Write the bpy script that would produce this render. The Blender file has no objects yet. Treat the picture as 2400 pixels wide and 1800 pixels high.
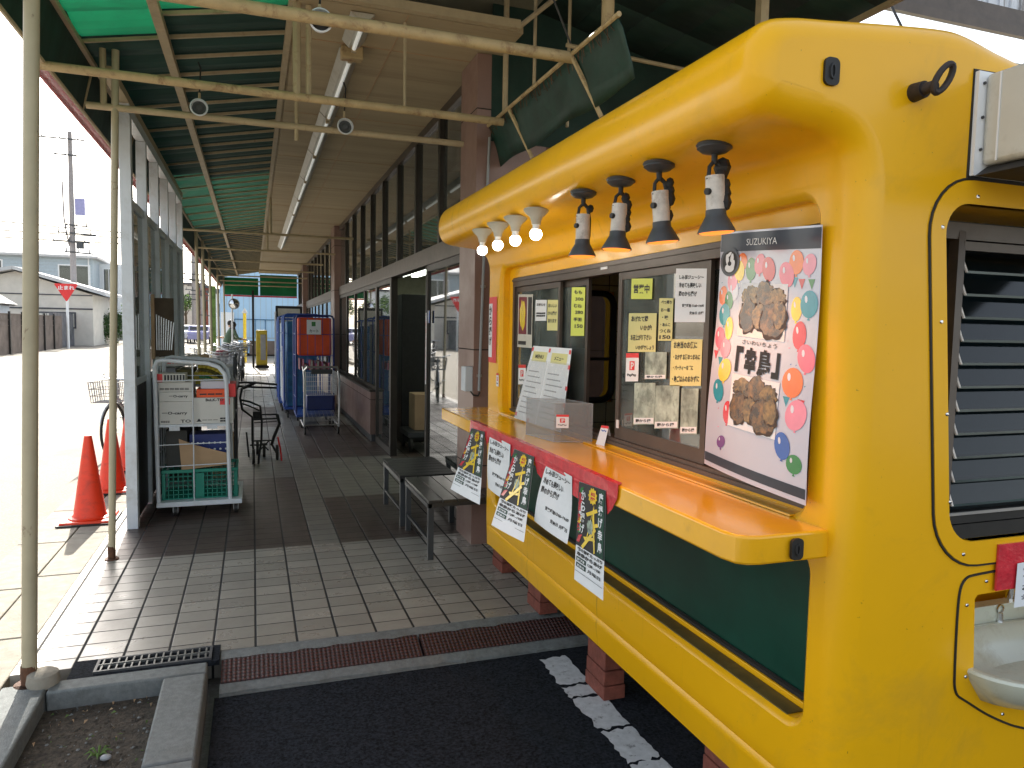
import bpy, math, random
from mathutils import Vector, Matrix
R = math.radians
random.seed(7)
SC = bpy.context.scene
COL = SC.collection
# ------------------------------------------------------------------ camera
cd = bpy.data.cameras.new('camera'); cam = bpy.data.objects.new('camera', cd); COL.objects.link(cam)
cd.sensor_width = 36; cd.lens = 36*1700/2400; cd.clip_start = 0.05; cd.clip_end = 600
_m = Matrix(((0.94194478, 0.00813607, -0.33566924), (-0.33528784, 0.07622689, -0.9390269), (0.01794703, 0.9970573, 0.07452945)))
cam.matrix_world = Matrix.Translation((0, 0, 1.6)) @ _m.to_4x4()
SC.camera = cam
# ------------------------------------------------------------------ world, sun, exposure
SUN_DIR = Vector((0.045, -0.93, -0.68)).normalized()
w = bpy.data.worlds.new('World'); SC.world = w; w.use_nodes = True
wn = w.node_tree.nodes; sky = wn.new('ShaderNodeTexSky'); sky.sky_type = 'NISHITA'; sky.sun_disc = False
sky.sun_elevation = math.asin(-SUN_DIR.z); sky.sun_rotation = math.atan2(-SUN_DIR.x, -SUN_DIR.y)
sky.air_density = 1.3; sky.dust_density = 3.0; sky.ozone_density = 1.0
hs = wn.new('ShaderNodeHueSaturation'); hs.inputs['Saturation'].default_value = 0.5; w.node_tree.links.new(sky.outputs[0], hs.inputs['Color'])
w.node_tree.links.new(hs.outputs[0], wn['Background'].inputs[0]); wn['Background'].inputs[1].default_value = 0.15
sl = bpy.data.lights.new('sun', 'SUN'); sl.energy = 4.5; sl.angle = R(0.5); sl.color = (1, 0.95, 0.86)
so = bpy.data.objects.new('sun', sl); COL.objects.link(so); so.rotation_euler = SUN_DIR.to_track_quat('-Z', 'Y').to_euler()
SC.view_settings.view_transform = 'Standard'; SC.view_settings.look = 'None'
SC.view_settings.exposure = 1.32; SC.view_settings.gamma = 1.0; SC.view_settings.use_curve_mapping = False
SC.cycles.use_denoising = True
SC.cycles.max_bounces = 8; SC.cycles.transparent_max_bounces = 24; SC.cycles.glossy_bounces = 4
SC.cycles.sample_clamp_indirect = 4.0

# ------------------------------------------------------------------ materials
def nt(name):
    m = bpy.data.materials.new(name); m.use_nodes = True
    return m, m.node_tree.nodes, m.node_tree.links, m.node_tree.nodes['Principled BSDF']
def math_n(N, L, op, a, b=None, c=None):
    n = N.new('ShaderNodeMath'); n.operation = op
    for i, v in enumerate((a, b, c)):
        if v is None: continue
        if isinstance(v, (int, float)): n.inputs[i].default_value = v
        else: L.new(v, n.inputs[i])
    return n.outputs[0]
def mixc(N, L, f, a, b):
    n = N.new('ShaderNodeMix'); n.data_type = 'RGBA'
    for i, v in ((0, f), (6, a), (7, b)):
        if isinstance(v, (int, float)): n.inputs[i].default_value = v
        elif isinstance(v, tuple): n.inputs[i].default_value = (*v[:3], 1)
        else: L.new(v, n.inputs[i])
    return n.outputs[2]
def noise_n(N, L, vec, scale, detail=4, rough=0.6, dist=0.0):
    n = N.new('ShaderNodeTexNoise'); n.inputs['Scale'].default_value = scale; n.inputs['Detail'].default_value = detail
    n.inputs['Roughness'].default_value = rough; n.inputs['Distortion'].default_value = dist
    if vec is not None: L.new(vec, n.inputs['Vector'])
    return n.outputs['Fac']
def ramp(N, L, f, a, b):
    n = N.new('ShaderNodeMapRange'); L.new(f, n.inputs[0]); n.inputs[1].default_value = a; n.inputs[2].default_value = b
    return n.outputs[0]
def mat(name, col, rough=0.6, metal=0.0, var=0.12, vs=6.0, dirt=None, dirt_amt=0.0, dirt_scale=3.0, dirt_lo=0.52, dirt_hi=0.68,
        bump=0.0, bs=60.0, streak=0.0, coat=0.0, emit=None, es=0.0, transl=0.0, alpha=1.0, stretch=(1, 1, 1), bdist=0.01, spec=0.5):
    m, N, L, P = nt(name)
    g = N.new('ShaderNodeNewGeometry'); mp = N.new('ShaderNodeMapping'); L.new(g.outputs['Position'], mp.inputs[0]); mp.inputs['Scale'].default_value = stretch
    vec = mp.outputs[0]
    out = tuple(col)
    if var > 0:
        f = noise_n(N, L, vec, vs, 5)
        f = ramp(N, L, f, 0.3, 0.7)
        out = mixc(N, L, f, tuple(c*(1-var) for c in col), tuple(min(1, c*(1+var)) for c in col))
    if dirt and dirt_amt:
        f = ramp(N, L, noise_n(N, L, vec, dirt_scale, 8, 0.7, 0.4), dirt_lo, dirt_hi)
        f = math_n(N, L, 'MULTIPLY', f, dirt_amt)
        out = mixc(N, L, f, out, tuple(dirt))
    if streak:
        mp2 = N.new('ShaderNodeMapping'); L.new(g.outputs['Position'], mp2.inputs[0]); mp2.inputs['Scale'].default_value = (14, 14, 0.9)
        f = ramp(N, L, noise_n(N, L, mp2.outputs[0], 1.6, 6, 0.6), 0.60, 0.74); f2 = ramp(N, L, noise_n(N, L, vec, 1.1, 3), 0.45, 0.65)
        out = mixc(N, L, math_n(N, L, 'MULTIPLY', math_n(N, L, 'MULTIPLY', f, f2), streak), out, (0.16, 0.09, 0.02))
        f = ramp(N, L, noise_n(N, L, vec, 38, 3, 0.8), 0.70, 0.74)
        out = mixc(N, L, math_n(N, L, 'MULTIPLY', f, streak), out, (0.08, 0.05, 0.02))
    if isinstance(out, tuple): P.inputs['Base Color'].default_value = (*out, 1)
    else: L.new(out, P.inputs['Base Color'])
    P.inputs['Metallic'].default_value = metal; P.inputs['Specular IOR Level'].default_value = spec
    rv = ramp(N, L, noise_n(N, L, vec, vs*2.3, 4), 0.0, 1.0)
    L.new(math_n(N, L, 'MULTIPLY_ADD', rv, rough*0.3, rough*0.85), P.inputs['Roughness'])
    if coat: P.inputs['Coat Weight'].default_value = coat; P.inputs['Coat Roughness'].default_value = 0.12
    if emit: P.inputs['Emission Color'].default_value = (*emit, 1); P.inputs['Emission Strength'].default_value = es
    if bump:
        b = N.new('ShaderNodeBump'); b.inputs['Strength'].default_value = bump; b.inputs['Distance'].default_value = bdist
        L.new(noise_n(N, L, vec, bs, 6), b.inputs['Height']); L.new(b.outputs[0], P.inputs['Normal'])
    if transl:
        t = N.new('ShaderNodeBsdfTranslucent'); t.inputs[0].default_value = (*[min(1, c*1.0) for c in col], 1)
        if not isinstance(out, tuple): L.new(out, t.inputs[0])
        mx = N.new('ShaderNodeMixShader'); mx.inputs[0].default_value = transl
        L.new(P.outputs[0], mx.inputs[1]); L.new(t.outputs[0], mx.inputs[2]); L.new(mx.outputs[0], N['Material Output'].inputs[0])
    return m
def glass(name, tint=(0.85, 0.9, 0.88), refl=0.12, rough=0.02, haze=0.0):
    m, N, L, P = nt(name); N.remove(P)
    t = N.new('ShaderNodeBsdfTransparent'); t.inputs[0].default_value = (*tint, 1)
    g = N.new('ShaderNodeBsdfGlossy'); g.inputs['Roughness'].default_value = rough
    fr = N.new('ShaderNodeFresnel'); fr.inputs[0].default_value = 1.5
    f = math_n(N, L, 'MULTIPLY_ADD', fr.outputs[0], 1.0, refl)
    f = math_n(N, L, 'MINIMUM', f, 1.0)
    mx = N.new('ShaderNodeMixShader'); L.new(f, mx.inputs[0]); L.new(t.outputs[0], mx.inputs[1]); L.new(g.outputs[0], mx.inputs[2])
    last = mx.outputs[0]
    if haze:
        d = N.new('ShaderNodeBsdfDiffuse'); d.inputs[0].default_value = (0.42, 0.46, 0.42, 1); m2 = N.new('ShaderNodeMixShader'); g_ = N.new('ShaderNodeNewGeometry')
        L.new(math_n(N, L, 'MULTIPLY', ramp(N, L, noise_n(N, L, g_.outputs['Position'], 5, 6), 0.25, 0.75), haze*2), m2.inputs[0]); L.new(last, m2.inputs[1]); L.new(d.outputs[0], m2.inputs[2]); last = m2.outputs[0]
    L.new(last, N['Material Output'].inputs[0])
    return m
def tilemat(name, col, joint=(0.010, 0.010, 0.010), sx=0.2, sy=0.15, jx=0.012, jy=0.0075, rough=0.38, axes=(0, 1), var=0.10, ox=0.0, oy=0.0, bump=0.6):
    m, N, L, P = nt(name)
    g = N.new('ShaderNodeNewGeometry'); s = N.new('ShaderNodeSeparateXYZ'); L.new(g.outputs['Position'], s.inputs[0])
    a = math_n(N, L, 'DIVIDE', math_n(N, L, 'ADD', s.outputs[axes[0]], 50+ox), sx); b = math_n(N, L, 'DIVIDE', math_n(N, L, 'ADD', s.outputs[axes[1]], 50+oy), sy)
    fa = math_n(N, L, 'FRACT', a); fb = math_n(N, L, 'FRACT', b)
    ea = math_n(N, L, 'MULTIPLY', math_n(N, L, 'MINIMUM', fa, math_n(N, L, 'SUBTRACT', 1.0, fa)), sx)
    eb = math_n(N, L, 'MULTIPLY', math_n(N, L, 'MINIMUM', fb, math_n(N, L, 'SUBTRACT', 1.0, fb)), sy)
    da = ramp(N, L, ea, jx*0.35, jx*0.65); db = ramp(N, L, eb, jy*0.35, jy*0.65)
    tile = math_n(N, L, 'MINIMUM', da, db)
    cb = N.new('ShaderNodeCombineXYZ'); L.new(math_n(N, L, 'FLOOR', a), cb.inputs[0]); L.new(math_n(N, L, 'FLOOR', b), cb.inputs[1])
    wn_ = N.new('ShaderNodeTexWhiteNoise'); L.new(cb.outputs[0], wn_.inputs[0])
    c1 = mixc(N, L, wn_.outputs[0], tuple(c*(1-var) for c in col), tuple(c*(1+var) for c in col))
    nf = ramp(N, L, noise_n(N, L, g.outputs['Position'], 2.3, 8, 0.7, 0.3), 0.42, 0.72)
    c1 = mixc(N, L, math_n(N, L, 'MULTIPLY', nf, 0.35), c1, tuple(c*0.45 for c in col))
    nf2 = ramp(N, L, noise_n(N, L, g.outputs['Position'], 90, 3, 0.7), 0.3, 0.8)
    c1 = mixc(N, L, math_n(N, L, 'MULTIPLY', nf2, 0.18), c1, tuple(c*0.5 for c in col))
    L.new(mixc(N, L, tile, joint, c1), P.inputs['Base Color'])
    rr = math_n(N, L, 'MULTIPLY_ADD', nf, 0.2, rough)
    L.new(mixc(N, L, tile, (0.9, 0.9, 0.9), rr), P.inputs['Roughness'])
    bp = N.new('ShaderNodeBump'); bp.inputs['Strength'].default_value = bump; bp.inputs['Distance'].default_value = 0.003
    L.new(tile, bp.inputs['Height']); L.new(bp.outputs[0], P.inputs['Normal'])
    return m
MT = {}
def C(name, *a, **k): MT[name] = mat(name, *a, **k); return MT[name]
YEL = (0.83, 0.43, 0.005)
C('yellow', YEL, 0.30, var=0.045, vs=1.6, dirt=(0.30, 0.20, 0.05), dirt_amt=0.36, dirt_scale=2.6, dirt_lo=0.55, dirt_hi=0.8, bump=0.05, bs=9, coat=0.12, spec=0.3, streak=0.55)
C('counter_yellow', (0.84, 0.42, 0.008), 0.22, var=0.08, vs=5, dirt=(0.22, 0.14, 0.05), dirt_amt=0.35, dirt_scale=6, dirt_lo=0.6, dirt_hi=0.75, coat=0.5)
C('green_panel', (0.003, 0.044, 0.028), 0.4, var=0.35, vs=3, dirt=(0.01, 0.03, 0.025), dirt_amt=0.3, dirt_scale=4, spec=0.3)
C('rubber', (0.012, 0.011, 0.010), 0.6, var=0.3)
C('bronze', (0.085, 0.065, 0.052), 0.38, metal=0.35, var=0.15, dirt=(0.03, 0.025, 0.02), dirt_amt=0.4)
C('bronze_dark', (0.035, 0.028, 0.022), 0.42, metal=0.3, var=0.2)
C('steel', (0.55, 0.56, 0.57), 0.32, metal=0.9, var=0.1)
C('chrome', (0.75, 0.76, 0.78), 0.15, metal=1.0, var=0.05)
C('rust', (0.10, 0.042, 0.02), 0.8, var=0.4, vs=30, bump=0.4, bs=120)
C('black_metal', (0.012, 0.012, 0.012), 0.55, var=0.3, vs=25, bump=0.15, bs=90)
C('dark_grey', (0.05, 0.052, 0.055), 0.5, var=0.15)
C('white_alu', (0.62, 0.66, 0.70), 0.4, var=0.05, dirt=(0.35, 0.34, 0.30), dirt_amt=0.4, dirt_scale=5)
C('cream_paint', (0.42, 0.335, 0.205), 0.55, var=0.12, vs=9, dirt=(0.24, 0.14, 0.07), dirt_amt=0.6, dirt_scale=9, dirt_lo=0.57, dirt_hi=0.70, bump=0.25, bs=35)
C('cream_rusty', (0.46, 0.345, 0.18), 0.6, var=0.15, vs=9, dirt=(0.20, 0.10, 0.045), dirt_amt=0.75, dirt_scale=13, dirt_lo=0.52, dirt_hi=0.66, bump=0.5, bs=45)
C('pole_paint', (0.40, 0.35, 0.235), 0.5, var=0.1, vs=5, dirt=(0.12, 0.07, 0.04), dirt_amt=0.95, dirt_scale=7, dirt_lo=0.62, dirt_hi=0.69, bump=0.1)
C('ceiling', (0.40, 0.315, 0.19), 0.7, var=0.10, vs=1.2, dirt=(0.22, 0.16, 0.09), dirt_amt=0.55, dirt_scale=1.4, stretch=(0.3, 5, 1))
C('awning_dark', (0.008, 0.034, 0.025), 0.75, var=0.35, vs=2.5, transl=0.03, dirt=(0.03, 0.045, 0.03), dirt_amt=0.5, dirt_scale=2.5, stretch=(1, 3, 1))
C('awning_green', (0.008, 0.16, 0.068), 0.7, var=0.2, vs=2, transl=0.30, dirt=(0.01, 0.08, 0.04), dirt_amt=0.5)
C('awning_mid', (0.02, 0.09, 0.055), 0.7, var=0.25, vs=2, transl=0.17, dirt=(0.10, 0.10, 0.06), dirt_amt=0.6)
C('red_vinyl', (0.50, 0.03, 0.035), 0.4, var=0.1, transl=0.25)
C('pink_tile', (0.30, 0.175, 0.145), 0.35, var=0.14, vs=8, dirt=(0.14, 0.08, 0.06), dirt_amt=0.5, dirt_scale=5)
C('asphalt', (0.0155, 0.0185, 0.024), 0.95, var=0.95, vs=85, bump=1.0, bs=200, bdist=0.006, dirt=(0.022, 0.022, 0.024), dirt_amt=0.5, dirt_scale=2.2, spec=0.12)
C('concrete', (0.285, 0.255, 0.205), 0.85, var=0.18, vs=12, dirt=(0.22, 0.19, 0.15), dirt_amt=0.6, dirt_scale=3, bump=0.4, bs=120)
C('road', (0.27, 0.245, 0.20), 0.9, var=0.25, vs=60, dirt=(0.20, 0.17, 0.13), dirt_amt=0.6, dirt_scale=0.8, bump=0.4, bs=150)
C('kerb', (0.155, 0.165, 0.16), 0.8, var=0.2, vs=40, dirt=(0.10, 0.10, 0.09), dirt_amt=0.6, dirt_scale=6, bump=0.4, bs=150)
C('soil', (0.055, 0.043, 0.030), 0.95, var=0.6, vs=45, bump=1.0, bs=60, bdist=0.02)
C('paint_white', (0.52, 0.53, 0.54), 0.7, var=0.15, vs=30, dirt=(0.10, 0.10, 0.10), dirt_amt=0.7, dirt_scale=22, dirt_lo=0.58, dirt_hi=0.66)
C('red_plate', (0.16, 0.038, 0.028), 0.6, var=0.25, vs=20, dirt=(0.05, 0.03, 0.03), dirt_amt=0.6, dirt_scale=4)
C('brick', (0.20, 0.055, 0.035), 0.8, var=0.25, vs=20, bump=0.5, bs=70)
C('paper', (0.76, 0.78, 0.80), 0.5, var=0.03, vs=12)
C('paper_gloss', (0.50, 0.51, 0.60), 0.16, var=0.04, vs=3, coat=0.8, bump=0.25, bs=7, bdist=0.01)
C('paper_yellow', (0.66, 0.62, 0.26), 0.6, var=0.05)
C('paper_lime', (0.66, 0.72, 0.12), 0.6, var=0.05)
C('photo_print', (0.26, 0.33, 0.27), 0.4, var=0.9, vs=55)
C('ink', (0.02, 0.02, 0.022), 0.6, var=0.0)
C('navy', (0.010, 0.022, 0.045), 0.3, var=0.1, coat=0.15)
C('red', (0.72, 0.03, 0.03), 0.4, var=0.08)
C('red_film', (0.62, 0.03, 0.045), 0.25, var=0.25, vs=18, coat=0.5, bump=0.5, bs=25)
C('cone_red', (0.85, 0.06, 0.016), 0.45, var=0.05, dirt=(0.35, 0.05, 0.03), dirt_amt=0.4, dirt_scale=9, transl=0.12)
C('white', (0.78, 0.79, 0.80), 0.5, var=0.03)
C('grey', (0.30, 0.31, 0.32), 0.5, var=0.08)
C('off_white', (0.56, 0.545, 0.48), 0.4, var=0.06, dirt=(0.30, 0.27, 0.2), dirt_amt=0.4, dirt_scale=9)
C('porcelain', (0.60, 0.63, 0.53), 0.18, var=0.05, coat=0.6, dirt=(0.25, 0.2, 0.1), dirt_amt=0.3, dirt_scale=12)
C('lamp_cup', (0.36, 0.34, 0.28), 0.5, var=0.08)
C('tape_white', (0.58, 0.53, 0.47), 0.6, var=0.2, vs=30, dirt=(0.15, 0.09, 0.06), dirt_amt=0.6, dirt_scale=18)
C('bulb', (1, 1, 1), 0.5, var=0, emit=(1, 0.93, 0.80), es=9)
C('heat', (0.25, 0.08, 0.02), 0.5, var=0, emit=(1, 0.24, 0.03), es=0.7)
C('tube', (0.9, 0.9, 0.88), 0.4, var=0, emit=(0.95, 1, 0.95), es=0.10)
C('tube_lit', (0.9, 0.9, 0.88), 0.4, var=0, emit=(0.9, 1, 0.86), es=5)
C('card', (0.42, 0.28, 0.16), 0.75, var=0.08)
C('carton', (0.58, 0.57, 0.53), 0.6, var=0.05)
C('crate_green', (0.01, 0.24, 0.17), 0.4, var=0.1, transl=0.1)
C('blue', (0.015, 0.07, 0.32), 0.45, var=0.15)
C('blue_dark', (0.01, 0.025, 0.16), 0.45, var=0.2)
C('blue_cloth', (0.02, 0.12, 0.25), 0.7, var=0.4, vs=10)
C('orange', (0.85, 0.10, 0.02), 0.5, var=0.12, transl=0.1)
C('yellow_box', (0.50, 0.38, 0.03), 0.5, var=0.2)
C('olive', (0.12, 0.10, 0.02), 0.6, var=0.4, vs=20)
C('maroon', (0.16, 0.015, 0.03), 0.5, var=0.2)
C('foliage', (0.045, 0.09, 0.025), 0.8, var=0.5, vs=8, transl=0.3)
C('foliage_light', (0.12, 0.19, 0.05), 0.8, var=0.4, vs=8, transl=0.35)
C('bark', (0.10, 0.075, 0.05), 0.9, var=0.3)
C('stucco', (0.66, 0.68, 0.70), 0.85, var=0.08, vs=2)
C('stucco_warm', (0.60, 0.56, 0.50), 0.85, var=0.08, vs=2)
C('siding_grey', (0.40, 0.47, 0.52), 0.7, var=0.08)
C('siding_blue', (0.36, 0.55, 0.78), 0.5, var=0.05, vs=1)
C('roof', (0.50, 0.50, 0.50), 0.7, var=0.1)
C('roof_dark', (0.07, 0.07, 0.08), 0.7, var=0.2)
C('wall_block', (0.14, 0.14, 0.15), 0.9, var=0.3, vs=2, dirt=(0.05, 0.05, 0.055), dirt_amt=0.7, dirt_scale=0.6)
C('fence_brown', (0.13, 0.10, 0.085), 0.8, var=0.35, vs=2)
C('pole_concrete', (0.30, 0.27, 0.26), 0.85, var=0.1)
C('sign_lilac', (0.32, 0.31, 0.52), 0.6, var=0.05)
C('skin', (0.50, 0.30, 0.20), 0.6, var=0.05)
C('hair', (0.012, 0.010, 0.010), 0.6, var=0.1)
C('shirt_white', (0.62, 0.66, 0.68), 0.8, var=0.08)
C('shirt_green', (0.10, 0.16, 0.10), 0.8, var=0.2)
C('trousers', (0.02, 0.022, 0.06), 0.8, var=0.2)
C('pale_blue_wall', (0.40, 0.60, 0.80), 0.6, var=0.05, vs=1)
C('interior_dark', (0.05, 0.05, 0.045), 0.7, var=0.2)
C('interior_wall', (0.30, 0.29, 0.22), 0.8, var=0.1)
for nm, c in dict(b_orange=(0.80, 0.17, 0.03), b_yellow=(0.85, 0.60, 0.03), b_green=(0.03, 0.22, 0.06), b_pink=(0.75, 0.14, 0.22), b_red=(0.60, 0.03, 0.05),
                  b_teal=(0.02, 0.27, 0.35), b_blue=(0.02, 0.10, 0.42), b_purple=(0.18, 0.05, 0.22), b_white=(0.68, 0.68, 0.75), b_rose=(0.8, 0.25, 0.35)).items():
    C(nm, c, 0.16, var=0.12, vs=14, coat=0.8)
C('chicken', (0.16, 0.075, 0.018), 0.2, var=0.85, vs=38, dirt=(0.035, 0.012, 0.006), dirt_amt=1.0, dirt_scale=20, dirt_lo=0.48, dirt_hi=0.60, coat=0.6)
C('chicken_b', (0.20, 0.115, 0.03), 0.2, var=0.8, vs=50, dirt=(0.05, 0.02, 0.008), dirt_amt=0.95, dirt_scale=28, dirt_lo=0.50, dirt_hi=0.60, coat=0.6)
MT['glass'] = glass('glass', (0.80, 0.86, 0.84), 0.14, 0.02, 0.13)
MT['glass_shop'] = glass('glass_shop', (0.50, 0.58, 0.56), 0.26, 0.02, 0.05)
MT['glass_dark'] = glass('glass_dark', (0.35, 0.40, 0.40), 0.10, 0.06)
MT['glass_louvre'] = glass('glass_louvre', (0.20, 0.26, 0.28), 0.0, 0.10, 0.0)
MT['glass_haze'] = glass('glass_haze', (0.55, 0.58, 0.60), 0.10, 0.25)
MT['tile_light'] = tilemat('tile_light', (0.325, 0.295, 0.25), rough=0.27, var=0.15)
MT['tile_brown'] = tilemat('tile_brown', (0.072, 0.050, 0.040), joint=(0.012, 0.011, 0.010))
MT['tile_strip'] = tilemat('tile_strip', (0.20, 0.19, 0.165), joint=(0.012, 0.012, 0.012), rough=0.3)
MT['wall_tile'] = tilemat('wall_tile', (0.20, 0.19, 0.12), joint=(0.05, 0.05, 0.035), sx=0.15, sy=0.15, jx=0.006, jy=0.006, axes=(1, 2), rough=0.25)
MT['pillar_tile'] = tilemat('pillar_tile', (0.27, 0.165, 0.135), joint=(0.02, 0.015, 0.013), sx=9.0, sy=0.86, jx=0.004, jy=0.008, axes=(0, 2), oy=0.15, rough=0.3)
MT['pillar_side'] = tilemat('pillar_side', (0.27, 0.165, 0.135), joint=(0.02, 0.015, 0.013), sx=9.0, sy=0.86, jx=0.004, jy=0.008, axes=(1, 2), oy=0.15, rough=0.3)
def plate_mat():
    m, N, L, P = nt('tread_plate')
    g = N.new('ShaderNodeNewGeometry'); s = N.new('ShaderNodeSeparateXYZ'); L.new(g.outputs['Position'], s.inputs[0])
    a = math_n(N, L, 'SINE', math_n(N, L, 'MULTIPLY', math_n(N, L, 'ADD', s.outputs[0], s.outputs[1]), 150.0))
    b = math_n(N, L, 'SINE', math_n(N, L, 'MULTIPLY', math_n(N, L, 'SUBTRACT', s.outputs[0], s.outputs[1]), 150.0))
    h = math_n(N, L, 'MULTIPLY', a, b)
    f = ramp(N, L, h, 0.0, 0.5)
    d = ramp(N, L, noise_n(N, L, g.outputs['Position'], 5, 6), 0.35, 0.7)
    c = mixc(N, L, f, (0.030, 0.012, 0.011), (0.095, 0.024, 0.019))
    L.new(mixc(N, L, math_n(N, L, 'MULTIPLY', d, 0.5), c, (0.05, 0.03, 0.03)), P.inputs['Base Color']); P.inputs['Roughness'].default_value = 0.6
    bp = N.new('ShaderNodeBump'); bp.inputs['Distance'].default_value = 0.004; L.new(h, bp.inputs['Height']); L.new(bp.outputs[0], P.inputs['Normal'])
    return m
MT['plate'] = plate_mat()
C('clear_plastic', (0.5, 0.5, 0.5), 0.2)
def plast():
    m, N, L, P = nt('clear_plastic_sheet')
    P.inputs['Base Color'].default_value = (0.26, 0.27, 0.275, 1); P.inputs['Roughness'].default_value = 0.2; P.inputs['Alpha'].default_value = 0.5
    return m
MT['clear_plastic'] = plast()
def vinyl():
    m, N, L, P = nt('clear_sleeve')
    P.inputs['Base Color'].default_value = (0.6, 0.62, 0.64, 1); P.inputs['Roughness'].default_value = 0.08; P.inputs['Alpha'].default_value = 0.25
    g = N.new('ShaderNodeNewGeometry'); bp = N.new('ShaderNodeBump'); bp.inputs['Distance'].default_value = 0.02; bp.inputs['Strength'].default_value = 0.9
    L.new(noise_n(N, L, g.outputs['Position'], 14, 2), bp.inputs['Height']); L.new(bp.outputs[0], P.inputs['Normal'])
    return m
MT['vinyl'] = vinyl()

# ------------------------------------------------------------------ mesh helpers
ROOT = {}
class MB:
    def __init__(s): s.v = []; s.f = []; s.m = []; s.sm = []
    def add(s, vs, fs, m=0, sm=False):
        o = len(s.v); s.v += [tuple(p) for p in vs]
        for f in fs: s.f.append([i+o for i in f]); s.m.append(m); s.sm.append(sm)
        return s
    def box(s, x0, x1, y0, y1, z0, z1, m=0):
        v = [(x, y, z) for z in (z0, z1) for y in (y0, y1) for x in (x0, x1)]
        return s.add(v, [(0, 2, 3, 1), (4, 5, 7, 6), (0, 1, 5, 4), (2, 6, 7, 3), (0, 4, 6, 2), (1, 3, 7, 5)], m)
    def bar(s, p0, p1, w, h, m=0, up=(0, 0, 1)):
        p0, p1 = Vector(p0), Vector(p1); d = (p1-p0).normalized(); u = Vector(up)
        if abs(d.dot(u)) > 0.97: u = Vector((0, 1, 0))
        a = d.cross(u).normalized()*w/2; b = a.cross(d).normalized()*h/2
        v = [p+sa*a+sb*b for p in (p0, p1) for sa, sb in ((-1, -1), (1, -1), (1, 1), (-1, 1))]
        return s.add(v, [(3, 2, 1, 0), (4, 5, 6, 7), (0, 1, 5, 4), (1, 2, 6, 5), (2, 3, 7, 6), (3, 0, 4, 7)], m)
    def tube(s, pts, r, n=8, m=0, closed=False, caps=True):
        pts = [Vector(p) for p in pts]; k = len(pts); rings = []
        rr = r if isinstance(r, (list, tuple)) else [r]*k
        prev = None
        for i in range(k):
            if closed: d = pts[(i+1) % k]-pts[i-1]
            else: d = pts[min(i+1, k-1)]-pts[max(i-1, 0)]
            d.normalize()
            if prev is None:
                u = Vector((0, 0, 1)) if abs(d.z) < 0.9 else Vector((1, 0, 0))
                a = d.cross(u).normalized()
            else:
                a = (prev-d*prev.dot(d)).normalized()
            prev = a; b = d.cross(a)
            rings.append([pts[i]+(a*math.cos(t)+b*math.sin(t))*rr[i] for t in [2*math.pi*j/n for j in range(n)]])
        vs = [p for q in rings for p in q]; fs = []
        for i in range(k if closed else k-1):
            for j in range(n):
                a0 = i*n+j; a1 = i*n+(j+1) % n; b0 = ((i+1) % k)*n+j; b1 = ((i+1) % k)*n+(j+1) % n
                fs.append((a0, a1, b1, b0))
        s.add(vs, fs, m, True)
        if caps and not closed:
            s.add(rings[0], [tuple(range(n))[::-1]], m); s.add(rings[-1], [tuple(range(n))], m)
        return s
    def cyl(s, p0, p1, r0, r1=None, n=16, m=0): return s.tube([p0, p1], [r0, r0 if r1 is None else r1], n, m)
    def lathe(s, prof, c, n=20, m=0, axis=(0, 0, 1)):
        c = Vector(c); ax = Vector(axis).normalized(); u = Vector((1, 0, 0)) if abs(ax.x) < 0.9 else Vector((0, 1, 0))
        a = ax.cross(u).normalized(); b = ax.cross(a); vs = []; fs = []
        for r, h in prof:
            for j in range(n):
                t = 2*math.pi*j/n; vs.append(c+ax*h+(a*math.cos(t)+b*math.sin(t))*r)
        for i in range(len(prof)-1):
            for j in range(n): fs.append((i*n+j, i*n+(j+1) % n, (i+1)*n+(j+1) % n, (i+1)*n+j))
        return s.add(vs, fs, m, True)
    def sph(s, c, r, m=0, n=12, sc=(1, 1, 1)):
        vs = []; fs = []; k = n//2
        for i in range(k+1):
            a = math.pi*i/k
            for j in range(n):
                t = 2*math.pi*j/n
                vs.append((c[0]+r*sc[0]*math.sin(a)*math.cos(t), c[1]+r*sc[1]*math.sin(a)*math.sin(t), c[2]+r*sc[2]*math.cos(a)))
        for i in range(k):
            for j in range(n): fs.append((i*n+j, (i+1)*n+j, (i+1)*n+(j+1) % n, i*n+(j+1) % n))
        return s.add(vs, fs, m, True)
    def prism(s, poly, fn, m=0):   # poly list of 2-D points; fn(u,v,t) -> 3-D with t 0/1
        k = len(poly); vs = [fn(u, v, 0) for u, v in poly]+[fn(u, v, 1) for u, v in poly]
        return s.add(vs, [tuple(range(k))[::-1], tuple(range(k, 2*k))]+[(i, (i+1) % k, (i+1) % k+k, i+k) for i in range(k)], m)
    def quad(s, *p, m=0): return s.add(p, [(0, 1, 2, 3)], m)
    def build(s, name, mats, parent=None, loc=None, bevel=0.0, sharp=35, solid=0.0):
        if isinstance(mats, str): mats = [mats]
        if parent is not None:
            q = parent
            while q.parent: q = q.parent
            off = Vector(ROOT.get(q.name, (0, 0, 0)))
        else:
            if loc is None:
                xs = [p[0] for p in s.v]; ys = [p[1] for p in s.v]; zs = [p[2] for p in s.v]
                loc = ((min(xs)+max(xs))/2, (min(ys)+max(ys))/2, min(zs))
            off = Vector(loc)
        me = bpy.data.meshes.new(name)
        me.from_pydata([tuple(Vector(p)-off) for p in s.v], [], s.f)
        for k in mats: me.materials.append(MT[k] if isinstance(k, str) else k)
        me.polygons.foreach_set('material_index', s.m); me.polygons.foreach_set('use_smooth', [bool(b) or bevel > 0 for b in s.sm])
        me.update()
        if bevel > 0 or any(s.sm): me.set_sharp_from_angle(angle=R(sharp))
        o = bpy.data.objects.new(name, me); COL.objects.link(o)
        if parent is not None: o.parent = parent
        else: o.location = off; ROOT[o.name] = tuple(off)
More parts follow.
